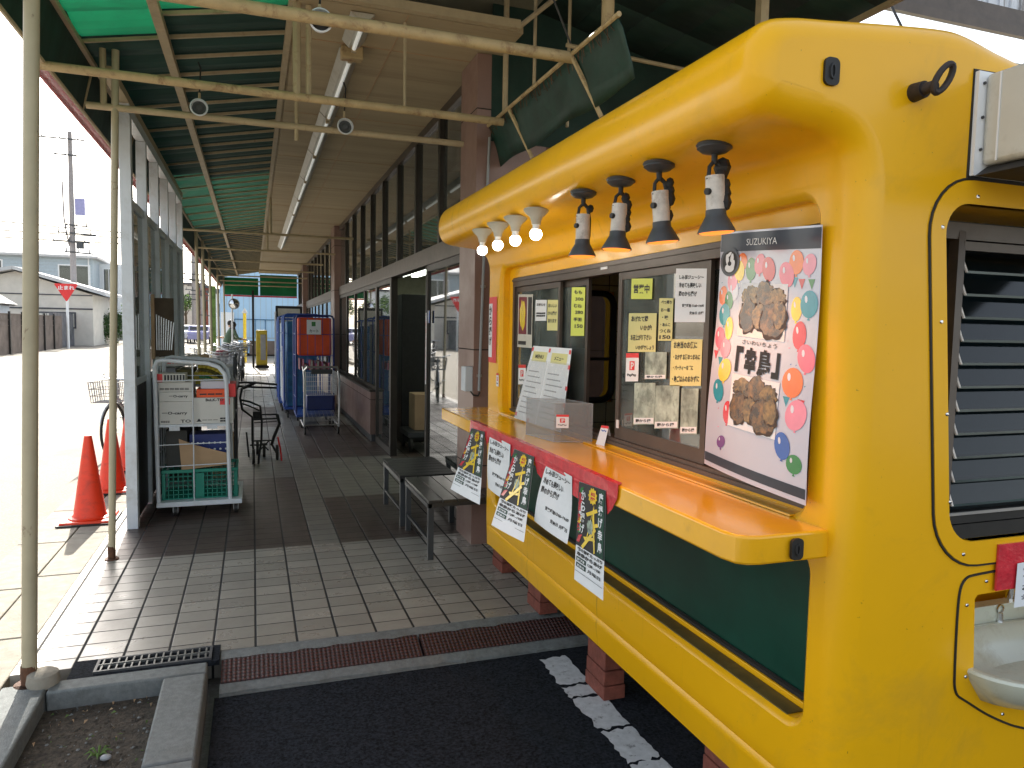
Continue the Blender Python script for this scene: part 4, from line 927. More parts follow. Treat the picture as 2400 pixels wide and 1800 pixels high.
# fluorescent battens
def batten(y0, y1, lab, x=0.66):
    t = thing('fluorescent_batten', (x, (y0+y1)/2, 3.5), lab, 'strip light', 'strip lights on the soffit')
    MB().add([(x-0.075, y0, 3.548), (x+0.075, y0, 3.548), (x+0.030, y0, 3.50), (x-0.030, y0, 3.50), (x-0.075, y1, 3.548), (x+0.075, y1, 3.548), (x+0.030, y1, 3.50), (x-0.030, y1, 3.50)],
             [(0, 1, 2, 3), (7, 6, 5, 4), (0, 3, 7, 4), (3, 2, 6, 7), (2, 1, 5, 6), (1, 0, 4, 5)]).build('casing', 'batten_grey', t)
    MB().cyl((x, y0+0.05, 3.482), (x, y1-0.05, 3.482), 0.014, 0.014, 12).build('tube', 'tube', t)
    for yy in (y0+0.02, y1-0.05): MB().box(x-0.016, x+0.016, yy, yy+0.03, 3.462, 3.4995).build('lamp_socket', 'cream_paint', t)
labs = ['nearest strip light at the camera end of the soffit, partly behind the big pipe', 'second strip light, its near end cap rusty and open', 'third strip light from the camera', 'fourth strip light from the camera', 'fifth strip light from the camera', 'sixth strip light from the camera', 'seventh strip light from the camera', 'eighth strip light from the camera']
for i, (a, b_) in enumerate(((4.72, 5.2), (5.34, 6.95), (6.98, 8.45), (8.48, 9.95), (9.98, 11.45), (11.48, 12.95), (12.98, 16.0), (16.03, 19.0))): batten(a, b_, labs[i])
tag(MB().box(0.59, 0.74, 5.27, 5.36, 3.46, 3.547).build('rusty_end_cap', 'cream_rusty', bevel=0.01), 'rusty cream end cap on the strip light over the second pipe', 'end cap')
# spot lamps clamped to the pipes
def spot(x, y, z, lab, zt_):
    t = thing('spot_lamp', (x, y, z), lab, 'spot lamp', 'round spot lamps hanging from the pipes')
    MB().lathe([(0.030, 0.02), (0.045, 0.0), (0.054, -0.03), (0.057, -0.045), (0.050, -0.048), (0.040, -0.02), (0.0, -0.015)], (x, y, z), 22, 0, (0, 1, 0.0)).build('shade', 'white_alu', t)
    MB().lathe([(0.046, -0.030), (0.030, -0.028), (0.018, -0.040), (0.0, -0.042)], (x, y, z), 18, 0, (0, 1, 0)).build('lens', 'dark_grey', t)
    MB().cyl((x, y+0.015, z+0.03), (x, y+0.02, zt_), 0.009, 0.008, 8).build('stem', 'cream_paint', t)
    MB().tube([(x, y+0.02, zt_), (x+0.01, y+0.02, zt_+0.16), (x-0.005, y+0.02, zt_+0.2)], 0.006, 6).build('cord', 'rubber', t)
spot(-0.325, 5.38, 3.03, 'round spot lamp hanging in front of the green awning', 3.14)
spot(0.625, 5.38, 3.01, 'round spot lamp hanging in front of the beige soffit', 3.13)
spot(0.314, 3.70, 3.045, 'round spot lamp clamped to the big rusty pipe at the top', 3.14)
# white aluminium glazed screen
W = thing('glazed_screen', (-0.9, 8.3, 0), 'white aluminium windbreak screen with tall glass panes beside the cage trolleys', 'screen')
py_ = [6.2, 7.05, 7.9, 8.75, 9.6, 10.45]
for i, yy in enumerate(py_): MB().box(-0.935, -0.855, yy, yy+(0.085 if i == 0 else 0.06), 0, 3.15).build('upright', 'white_alu', W, bevel=0.003)
MB().box(-0.93, -0.86, 6.2, 10.51, 3.151, 3.24).build('top_rail', 'white_alu', W)
MB().bar((-0.895, 5.55, 3.26), (-0.895, 10.6, 3.28), 0.075, 0.06).build('roof_beam', 'cream_paint', W)
for i in range(5):
    ya, yb = py_[i]+(0.085 if i == 0 else 0.06), py_[i+1]
    MB().box(-0.915, -0.875, ya, yb, 2.50, 2.56).build('transom', 'white_alu', W)
    MB().box(-0.910, -0.880, ya, yb, 1.10, 1.15).build('sill', 'white_alu', W)
    MB().box(-0.897, -0.893, ya, yb, 1.15, 2.50).build('pane', 'glass', W)
    MB().box(-0.905, -0.885, ya, yb, 0.02, 1.10).build('kick_panel', 'bronze_dark', W)
# ================================================================== THINGS IN THE ARCADE
def cone(x, y, lab):
    t = thing('traffic_cone', (x, y, 0), lab, 'traffic cone', 'red cones along the pavement')
    MB().lathe([(0.128, 0.035), (0.118, 0.05), (0.030, 0.672), (0.026, 0.69), (0.0, 0.692)], (x, y, 0), 28).build('cone', 'cone_red', t)
    g = MB(); g.box(x-0.185, x+0.185, y-0.185, y+0.185, 0.0, 0.026); g.build('base', 'cone_red', t, bevel=0.012)
    g = MB(); g.box(x-0.205, x+0.205, y-0.205, y+0.205, 0.0, 0.010); g.build('rubber_weight', 'rubber', t, bevel=0.004)
    g = MB(); g.lathe([(0.150, 0.026), (0.156, 0.034), (0.128, 0.040)], (x, y, 0), 24); g.build('rim', 'cone_red', t)
cone(-1.26, 6.60, 'red traffic cone nearest the camera between the two cream posts')
cone(-1.28, 7.72, 'red traffic cone in the middle, partly behind the slim cream post')
cone(-1.29, 8.85, 'farthest red traffic cone, half hidden by the white screen upright')
# benches
def bench(y0, y1, x0, x1, zt_, lab, along, m):
    t = thing('bench', ((x0+x1)/2, (y0+y1)/2, 0), lab, 'bench', 'slatted benches by the pillar')
    g = MB()
    if along:
        n = 6; w_ = (x1-x0)/n
        for i in range(n): g.box(x0+i*w_+0.004, x0+(i+1)*w_-0.004, y0, y1, zt_-0.022, zt_)
    else:
        n = 7; w_ = (y1-y0)/n
        for i in range(n): g.box(x0, x1, y0+i*w_+0.004, y0+(i+1)*w_-0.004, zt_-0.022, zt_)
    g.build('slats', m, t, bevel=0.002)
    g = MB(); g.box(x0, x0+0.03, y0+0.01, y1-0.01, zt_-0.055, zt_-0.024); g.box(x1-0.03, x1, y0+0.01, y1-0.01, zt_-0.055, zt_-0.024)
    for yy in (y0+0.03, y1-0.05): g.box(x0+0.03, x1-0.03, yy, yy+0.03, zt_-0.054, zt_-0.025)
    g.bar((x0+0.02, y0+0.04, 0.13), (x0+0.02, y1-0.04, 0.13), 0.02, 0.02); g.bar((x1-0.02, y0+0.04, 0.13), (x1-0.02, y1-0.04, 0.13), 0.02, 0.02)
    g.build('frame', 'bench_leg', t)
    for xx in (x0+0.005, x1-0.045):
        for yy in (y0+0.01, y1-0.05): MB().box(xx, xx+0.040, yy, yy+0.040, 0.0, zt_-0.024).build('leg', 'bench_leg', t, bevel=0.002)
C('bench_leg', (0.10, 0.105, 0.11), 0.3, metal=0.6, var=0.1)
C('bench_dark', (0.045, 0.042, 0.038), 0.32, var=0.15, coat=0.3)
bench(4.80, 5.62, 1.12, 1.75, 0.420, 'near slatted bench with metal legs beside the kiosk', True, 'bench_dark')
bench(5.70, 6.52, 1.10, 1.56, 0.415, 'far dark slatted bench beside the shop door', False, 'black_metal')
# ---------------- cage trolley with cartons
T1 = thing('cage_trolley', (-0.45, 6.9, 0), 'grey cage trolley carrying white cartons and a green crate', 'cage trolley')
g = MB(); g.box(-0.76, -0.10, 6.50, 7.25, 0.085, 0.125); g.build('base', 'white_alu', T1, bevel=0.004)
def hoop(y, xa=-0.745, xb=-0.215, zt_=1.30, z0=0.125, r=0.0165): return [(xa, y, z0), (xa-0.01, y, 0.9), (xa-0.013, y, zt_-0.05), (xa+0.005, y, zt_-0.01), (xa+0.05, y, zt_), (xb-0.14, y, zt_-0.025), (xb-0.06, y, zt_-0.055), (xb-0.015, y, zt_-0.11), (xb, y, zt_-0.19), (xb+0.02, y, z0)]
MB().tube(hoop(6.53), 0.0165, 8).build('front_hoop', 'white_alu', T1)
MB().tube(hoop(7.22), 0.0165, 8).build('rear_hoop', 'white_alu', T1)
g = MB()
for z in (0.42, 0.60, 1.13): g.cyl((-0.755, 6.53, z), (-0.205, 6.53, z+0.01), 0.0045, 0.0045, 6); g.cyl((-0.755, 7.22, z), (-0.205, 7.22, z), 0.0045, 0.0045, 6)
g.cyl((-0.475, 6.528, 0.125), (-0.475, 6.528, 1.27), 0.0055, 0.0055, 6)
for z in (0.3, 0.5, 0.7, 0.9, 1.1): g.cyl((-0.755, 6.53, z), (-0.755, 7.22, z), 0.004, 0.004, 6); 
for yy in (6.7, 6.88, 7.05): g.cyl((-0.755, yy, 0.125), (-0.755, yy, 1.27), 0.004, 0.004, 6)
g.build('wires', 'white_alu', T1)
g = MB(); g.box(-0.755, -0.215, 6.56, 7.20, 0.745, 0.765); g.box(-0.66, -0.58, 6.548, 6.559, 0.715, 0.75); g.box(-0.37, -0.29, 6.548, 6.559, 0.725, 0.76); g.build('shelf', 'white_alu', T1)
for x, yy in ((-0.62, 6.56), (-0.15, 6.56), (-0.68, 7.18), (-0.15, 7.18)):
    g = MB(); g.cyl((x-0.012, yy-0.02, 0.043), (x+0.012, yy-0.02, 0.043), 0.043, 0.043, 18); c_ = g.build('caster', 'rubber', T1)
    g = MB(); g.cyl((x-0.0125, yy-0.02, 0.043), (x+0.0125, yy-0.02, 0.043), 0.022, 0.022, 14); g.box(x-0.020, x-0.016, yy-0.03, yy+0.01, 0.03, 0.085); g.box(x+0.016, x+0.020, yy-0.03, yy+0.01, 0.03, 0.085); g.build('fork', 'steel', c_)
def carton(x0, x1, y0, y1, z0, z1, lab, m='carton', texts=(), band=None):
    g = MB(); g.box(x0, x1, y0, y1, z0, z1, 0)
    fn = lambda u, v: (x0+(x1-x0)*u, y0-0.0012, z0+(z1-z0)*v)
    if band: patch(g, lambda u, v: (x0+(x1-x0)*u, y0-0.0006, z0+(z1-z0)*v), band[0], band[1], band[2], band[3], 2)
    for s, u0, u1, v0, v1, b_ in texts: put_text(g, s, fn, u0, u1, v0, v1, 1, b_)
    return tag(g.build('carton', [m, 'ink', 'red'], bevel=0.0015), lab, 'carton', 'cartons on the cage trolley')
carton(-0.735, -0.475, 6.57, 6.95, 0.767, 0.955, 'lower left white carton on the trolley shelf', texts=(('ーO-carry', .08, .82, .40, .56, .03), ('TO', .62, .92, .06, .2, .02), ('====', .05, .3, .08, .16, .02)))
carton(-0.737, -0.478, 6.575, 6.95, 0.957, 1.035, 'middle left white carton lying on the lower one', texts=(('ーO-carry', .3, .85, .35, .7, .03),))
carton(-0.742, -0.482, 6.58, 6.95, 1.037, 1.115, 'upper left white carton under the striped packet', texts=(('======', .05, .9, .2, .4, .02),))
carton(-0.755, -0.535, 6.58, 6.80, 1.117, 1.185, 'striped packet with a red corner on top of the left cartons', m='off_white', texts=(('IIIIIII', .28, .98, .12, .88, .03),), band=(0, .22, 0, 1))
carton(-0.472, -0.165, 6.57, 6.95, 0.767, 0.985, 'large plain white carton on the right of the shelf', texts=(('BuLK-TO', .3, .75, .86, .97, .04), ('▲ーーー', .06, .6, .08, .2, .02), ('===', .66, .9, .06, .22, .03)), band=(.66, .92, .72, .97))
carton(-0.45, -0.20, 6.58, 6.85, 0.987, 1.055, 'orange red packet lying on the right hand carton', m='orange', texts=(('ーーー', .1, .8, .3, .5, .03),))
carton(-0.20, -0.145, 6.60, 6.92, 0.987, 1.10, 'narrow red packet standing at the right edge of the shelf', m='red')
carton(-0.42, -0.19, 6.62, 6.95, 1.057, 1.12, 'white glossy packet on top of the orange packet', m='paper_gloss')
# green crate with lattice
t = thing('crate', (-0.42, 6.9, 0.125), 'green slotted plastic crate on the trolley base', 'crate')
def lattice(mb, p, du, dv, nu, nv, th=0.006, wd=0.006, m=0):
    p, du, dv = Vector(p), Vector(du), Vector(dv)
    for i in range(nu+1): a = p+du*(i/nu); mb.bar(a, a+dv, wd, th, m, up=du.cross(dv).normalized())
    for j in range(nv+1): a = p+dv*(j/nv); mb.bar(a, a+du, wd, th, m, up=du.cross(dv).normalized())
g = MB(); lattice(g, (-0.715, 6.60, 0.13), (0.565, 0, 0), (0, 0, 0.225), 15, 6); lattice(g, (-0.15, 6.60, 0.13), (0, 0.42, 0), (0, 0, 0.225), 11, 6); lattice(g, (-0.715, 7.02, 0.13), (0.565, 0, 0), (0, 0, 0.225), 15, 6)
g.build('lattice', 'crate_green', t)
g = MB(); g.box(-0.73, -0.135, 6.59, 6.61, 0.350, 0.378); g.box(-0.73, -0.135, 7.01, 7.03, 0.350, 0.378); g.box(-0.155, -0.132, 6.612, 7.008, 0.350, 0.378); g.box(-0.73, -0.712, 6.612, 7.008, 0.350, 0.378); g.box(-0.47, -0.40, 6.588, 6.596, 0.14, 0.345); g.box(-0.73, -0.13, 6.59, 7.03, 0.127, 0.137)
g.box(-0.728, -0.700, 6.588, 6.60, 0.14, 0.349); g.box(-0.165, -0.135, 6.588, 6.60, 0.14, 0.349)
g.build('rim', 'crate_green', t, bevel=0.003)
tag(MB().prism([(-0.575, 0.375), (-0.545+0.36, 0.410), (-0.185, 0.50), (-0.46, 0.585), (-0.59, 0.645)], lambda u, v, t: (u, 6.60-0.006*t-(v-0.375)*0.12, v)).build('cardboard_sheet', 'card'), 'torn tan cardboard sheet leaning above the green crate', 'cardboard')
g = MB(); g.box(-0.52, -0.20, 6.72, 6.98, 0.40, 0.655, 0)
for i in range(7):
    for j in range(3): g.sph((-0.50+i*0.045, 6.718, 0.47+j*0.055), 0.010, 1, 6, (1, 0.3, 1))
tag(g.build('drink_multipack', ['blue_dark', 'white']), 'dark blue shrink wrapped multipack above the crate behind the cardboard', 'multipack')
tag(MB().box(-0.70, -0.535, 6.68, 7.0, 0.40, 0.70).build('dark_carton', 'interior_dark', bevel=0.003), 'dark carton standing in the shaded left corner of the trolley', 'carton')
# ---------------- more trolleys and racks behind
T2 = thing('display_trolley', (-0.5, 7.8, 0), 'crowded rolling display rack behind the white carton trolley', 'display rack')
MB().box(-0.80, -0.17, 7.30, 8.10, 0.10, 0.14).build('base', 'grey', T2)
for x, yy in ((-0.80, 7.3), (-0.17, 7.3), (-0.80, 8.1), (-0.17, 8.1)): MB().tube([(x, yy, 0.0), (x, yy, 1.30)], 0.012, 6).build('upright', 'dark_grey', T2)
MB().box(-0.80, -0.17, 7.30, 8.10, 0.70, 0.72).build('shelf', 'grey', T2); MB().box(-0.80, -0.17, 7.30, 8.10, 1.02, 1.04).build('shelf', 'grey', T2)
rd = random.Random(8); cols = ['red', 'yellow_box', 'maroon', 'olive', 'card', 'b_green', 'off_white', 'grey', 'maroon', 'card']
lev = [(0.142, 7.32, 0.50), (0.722, 7.32, 0.27), (1.042, 7.35, 0.17)]
cnt = 0
for z0_, yb_, hm in lev:
    x = -0.78
    while x < -0.24:
        w_ = rd.uniform(0.08, 0.16); h_ = hm*rd.uniform(0.6, 1.0); x1_ = min(x+w_, -0.18)
        c_ = cols[rd.randrange(len(cols))]
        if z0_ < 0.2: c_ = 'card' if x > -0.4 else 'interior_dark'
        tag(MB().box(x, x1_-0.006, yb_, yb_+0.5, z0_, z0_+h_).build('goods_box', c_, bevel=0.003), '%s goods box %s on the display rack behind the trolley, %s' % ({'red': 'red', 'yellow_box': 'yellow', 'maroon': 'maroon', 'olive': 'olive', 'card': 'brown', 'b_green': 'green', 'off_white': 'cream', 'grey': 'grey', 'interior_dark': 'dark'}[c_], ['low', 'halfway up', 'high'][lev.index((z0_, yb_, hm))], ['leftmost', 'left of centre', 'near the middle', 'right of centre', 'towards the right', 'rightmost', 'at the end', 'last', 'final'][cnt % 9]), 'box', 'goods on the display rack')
        cnt += 1; x = x1_
    cnt = 0
# draped colourful packets over the right shoulder of the rack
g = MB()
for k, mm in enumerate((0, 1, 2, 1, 3)):
    r0 = 0.30-0.035*k; r1 = r0-0.033
    for i in range(10):
        a0 = R(95-i*9); a1 = R(95-(i+1)*9); cx, cz_ = -0.46, 0.99
        P = lambda a, r, y: (cx+r*math.cos(a)*1.05, y, cz_+r*math.sin(a)*0.9)
        g.add([P(a0, r0, 7.26), P(a1, r0, 7.26), P(a1, r1, 7.24), P(a0, r1, 7.24), P(a0, r0, 7.9), P(a1, r0, 7.9)], [(0, 1, 2, 3), (0, 4, 5, 1)], mm, True)
tag(g.build('draped_packets', ['grey', 'yellow_box', 'olive', 'b_green'], solid=0.003), 'arched rows of yellow and grey packets over the display rack shoulder', 'packets')
t = thing('garden_shelf_sign', (-0.80, 7.4, 0), 'tall wooden display board with hanging tools beside the white screen', 'display board')
MB().box(-0.86, -0.68, 7.28, 7.31, 1.30, 1.83).build('board', 'bark', t); MB().box(-0.865, -0.835, 7.255, 7.279, 1.28, 1.86).build('edge_batten', 'card', t)
g = MB()
for i in range(8): xx = -0.82+i*0.017; g.bar((xx, 7.26, 1.36), (xx+0.003*i, 7.27, 1.68-0.01*i), 0.008, 0.006)
g.build('hanging_tools', 'steel', t)
MB().box(-0.84, -0.52, 7.285, 7.50, 1.215, 1.295).build('price_rail', 'carton', t)
g = MB(); put_text(g, '2000', lambda u, v: (-0.80+u, 7.283, 1.225+v), 0.06, 0.19, 0.01, 0.06, 0, .02); g.build('price', 'red', t)
g = MB(); rd = random.Random(6)
for i in range(26): g.sph((-0.62+rd.uniform(0, .18), 7.6+rd.uniform(0, .3), 1.22+rd.uniform(0, .07)), rd.uniform(.018, .035), i % 3, 6, (1.3, 1, .8))
tag(g.build('bagged_goods', ['off_white', 'card', 'olive']), 'small heap of bagged goods on top of the display rack', 'bags')
# ---------------- rollator walker
t = thing('rollator', (0.05, 8.9, 0), 'black wheeled walking frame with one red brake cable parked in the arcade', 'walker')
def W2(u, v, y): 
    k = 1700/(y*1.045); return ((u-593)/k*1.0+0.012*y*0+0.0, y, 1.6-(v-763)/k)
def tb(pts, y, r, m='black_metal', nm='frame_tube'):
    MB().tube([W2(a, b, y) for a, b in pts], r, 8).build(nm, m, t)
tb([(570, 896), (566, 917), (570, 941), (590, 958), (590, 1008), (592, 1030), (593, 1068)], 8.8, 0.013)
tb([(568, 921), (585, 925), (606, 935), (609, 968), (608, 1009), (603, 1041), (601, 1068)], 8.8, 0.012)
tb([(568, 928), (584, 934), (604, 944), (606, 960)], 8.95, 0.009)
tb([(592, 953), (640, 953)], 9.0, 0.009); tb([(592, 963), (642, 962)], 8.8, 0.010); tb([(594, 970), (640, 968)], 9.1, 0.006)
tb([(640, 953), (645, 974), (634, 1000), (628, 1020)], 9.0, 0.018)
tb([(628, 1015), (639, 1038), (641, 1060)], 9.0, 0.012); tb([(641, 1002), (646, 1026), (649, 1054)], 8.9, 0.010, 'red', 'red_tube')
tb([(592, 1009), (630, 1009)], 8.9, 0.009); tb([(585, 1018), (620, 1018)], 8.8, 0.009); tb([(604, 1009), (622, 1030)], 8.9, 0.008); tb([(624, 1009), (604, 1030)], 8.95, 0.008)
tb([(578, 990), (583, 1050)], 9.3, 0.010)
tb([(553, 886), (575, 884), (600, 885), (641, 889)], 8.8, 0.012, nm='handlebar'); tb([(556, 891), (590, 894), (640, 896)], 9.1, 0.012, nm='handlebar'); tb([(598, 884), (570, 897)], 8.9, 0.018, nm='brake_lever')
g = MB(); g.box(-0.01, 0.09, 8.85, 9.15, 0.52, 0.60); g.build('seat_pad', 'rubber', t)
for x, yy in ((-0.005, 8.78), (0.115, 9.22), (0.26, 9.05), (0.04, 9.45)):
    g = MB(); g.cyl((x-0.016, yy, 0.09), (x+0.016, yy, 0.09), 0.088, 0.088, 22); g.build('wheel', 'rubber', t)
# ---------------- blue roll containers and shopping trolley by the wall
def roll_container(x0, x1, y0, y1, h, lab, fill):
    t = thing('roll_container', ((x0+x1)/2, (y0+y1)/2, 0), lab, 'roll container', 'blue roll containers along the shop wall')
    MB().box(x0, x1, y0, y1, 0.15, 0.19).build('base', 'blue', t)
    for yy in (y0+0.01, y1-0.01):
        MB().tube([(x0, yy, 0.19), (x0, yy, h-0.06), (x0+0.02, yy, h-0.015), (x0+0.06, yy, h), (x1-0.06, yy, h), (x1-0.02, yy, h-0.015), (x1, yy, h-0.06), (x1, yy, 0.19)], 0.015, 8).build('end_frame', 'blue_dark' if fill == 'orange' else 'blue', t)
    g = MB()
    for k in range(4): z = 0.45+k*0.34; g.cyl((x0, y0, z), (x0, y1, z), 0.006, 0.006, 6); g.cyl((x1, y0, z), (x1, y1, z), 0.006, 0.006, 6); g.cyl((x0, y0, z), (x1, y0, z), 0.004, 0.004, 6)
    for k in range(5): yy = y0+(y1-y0)*(k+0.5)/5; g.cyl((x0, yy, 0.19), (x0, yy, h-0.05), 0.005, 0.005, 6)
    for k in range(5): xx = x0+(x1-x0)*(k+0.5)/5; g.cyl((xx, y0, 0.19), (xx, y0, h-0.02), 0.004, 0.004, 6)
    g.build('mesh', 'blue', t)
    for a in (x0+0.06, x1-0.06):
        for b_ in (y0+0.06, y1-0.06): MB().cyl((a-0.015, b_, 0.06), (a+0.015, b_, 0.06), 0.06, 0.06, 14).build('caster', 'rubber', t)
    return t
roll_container(0.64, 1.22, 11.95, 12.75, 1.77, 'nearest blue roll container holding the bright orange liner', 'orange')
g = MB(); g.box(0.665, 1.19, 12.0, 12.7, 1.13, 1.735)
tag(g.build('orange_liner', 'orange', bevel=0.03), 'bright orange fabric liner filling the nearest roll container', 'liner')
g = MB(); g.box(0.80, 1.02, 11.925, 11.932, 1.47, 1.70, 0); g.box(0.875, 0.935, 11.922, 11.9245, 1.60, 1.67, 1); put_text(g, 'カート', lambda u, v: (0.81+u, 11.922, 1.49+v), 0.03, 0.17, 0.01, 0.06, 2, .02)
tag(g.build('notice_card', ['paper', 'b_green', 'ink']), 'grey notice card clipped on the orange liner', 'notice')
g = MB(); rd = random.Random(2)
for i in range(14): g.box(0.70+i*0.033, 0.725+i*0.033, 11.97, 12.5, 0.90, 0.98+rd.uniform(0, .1), i % 3)
tag(g.build('pink_packets', ['maroon', 'b_rose', 'off_white']), 'row of pink packets under the orange liner', 'packets')
for i, (x0, y0, h) in enumerate(((0.50, 13.1, 1.80), (0.45, 14.2, 1.78), (0.48, 15.6, 1.74))):
    roll_container(x0, x0+0.6, y0, y0+0.8, h, ['second blue roll container with white sheets, behind the orange one', 'third blue roll container along the wall', 'farthest blue roll container beside the sign board'][i], 'x')
    tag(MB().box(x0+0.05, x0+0.55, y0+0.05, y0+0.75, 0.2, h-0.12).build('stacked_sheets', ['blue_cloth', 'siding_grey', 'blue_cloth'][i], bevel=0.02), ['blue wrapped load in the second roll container', 'pale load in the third roll container', 'blue wrapped load in the farthest roll container'][i], 'load')
g = MB()
for i in range(7): g.add([(0.49, 13.15+i*0.1, 0.25), (0.49, 13.22+i*0.1, 0.25), (0.47, 13.22+i*0.1, 1.25-0.05*i), (0.47, 13.15+i*0.1, 1.25-0.05*i)], [(0, 1, 2, 3)], i % 3)
tag(g.build('hanging_bags', ['white', 'blue', 'off_white'], solid=0.01), 'white and blue bags hanging off the side of the second roll container', 'bags')
t = thing('shopping_trolley', (0.95, 11.3, 0), 'silver shopping trolley with blue basket in front of the orange liner', 'shopping trolley')
g = MB()
for x in (0.70, 1.20): g.tube([(x, 11.85, 0.12), (x, 11.0, 0.12), (x, 11.0, 0.2), (x+0.01, 11.05, 0.80), (x, 11.15, 0.95), (x, 11.3, 0.99)], 0.014, 8)
g.tube([(0.70, 11.08, 0.94), (0.74, 11.0, 1.0), (1.16, 11.0, 1.0), (1.20, 11.08, 0.94)], 0.016, 8); g.tube([(0.70, 11.0, 0.14), (1.20, 11.0, 0.14)], 0.010, 6)
g.build('frame', 'steel', t)
g = MB(); lattice(g, (0.73, 11.06, 0.58), (0.44, 0, 0), (0.0, 0.02, 0.34), 16, 5, 0.004, 0.004); lattice(g, (0.73, 11.06, 0.58), (0, 0.7, 0), (0, 0, 0.34), 12, 5, 0.004, 0.004); lattice(g, (1.17, 11.06, 0.58), (0, 0.7, 0), (0, 0, 0.34), 12, 5, 0.004, 0.004); g.build('wire_basket', 'steel', t)
g = MB(); lattice(g, (0.72, 11.02, 0.20), (0.46, 0, 0), (0, 0.7, 0.10), 8, 14, 0.004, 0.006); g.build('lower_rack', 'steel', t)
for x in (0.71, 1.19):
    for yy in (11.02, 11.8): MB().cyl((x-0.012, yy, 0.055), (x+0.012, yy, 0.055), 0.055, 0.055, 14).build('caster', 'rubber', t)
MB().box(0.80, 1.10, 10.99, 11.01, 0.90, 0.97).build('handle_plate', 'dark_grey', t)
tag(MB().box(0.75, 1.15, 11.25, 11.75, 0.33, 0.56).build('shopping_basket', 'blue_dark', bevel=0.02), 'dark blue basket on the lower part of the silver trolley', 'basket')
t = thing('poster_stand', (0.72, 16.6, 0), 'dark framed poster stand behind the blue roll containers', 'sign board')
MB().box(0.46, 1.02, 16.58, 16.63, 0.5, 2.03).build('frame', 'rubber', t, bevel=0.02); MB().box(0.51, 0.97, 16.57, 16.579, 0.6, 1.97).build('poster', 'off_white', t); MB().box(0.44, 0.47, 16.5, 16.62, 0, 1.9).build('leg', 'white_alu', t)
t = thing('yellow_stand', (0.3, 29, 0), 'yellow box shaped stand on a black foot at the end of the arcade', 'stand')
MB().box(0.10, 0.50, 28.8, 29.0, 0.10, 1.42).build('panel', 'yellow_box', t, bevel=0.03); MB().box(0.26, 0.44, 28.78, 28.799, 0.3, 1.25).build('print', 'grey', t); MB().box(0.06, 0.56, 28.75, 29.05, 0, 0.10).build('foot', 'rubber', t)
g = MB(); rd = random.Random(12)
for i in range(150):
    z = rd.uniform(0.15, 0.95); a = rd.uniform(0, 6.28); r = rd.uniform(0.02, 0.17); c = Vector((0.62+r*math.cos(a), 18.5+r*math.sin(a), z)); d = Vector((rd.uniform(-1, 1), rd.uniform(-1, 1), rd.uniform(-.3, 1))).normalized()*0.06; e = d.cross(Vector((0, 0, 1))).normalized()*0.02
    g.add([c-d, c+e, c+d, c-e], [(0, 1, 2, 3)])
t = thing('potted_plant', (0.62, 18.5, 0), 'small leafy potted plant at the foot of the roll containers', 'potted plant'); g.build('leaves', 'foliage', t)
MB().lathe([(0.0, 0.0), (0.10, 0.0), (0.14, 0.2), (0.0, 0.2)], (0.62, 18.5, 0), 14).build('pot', 'brick', t)
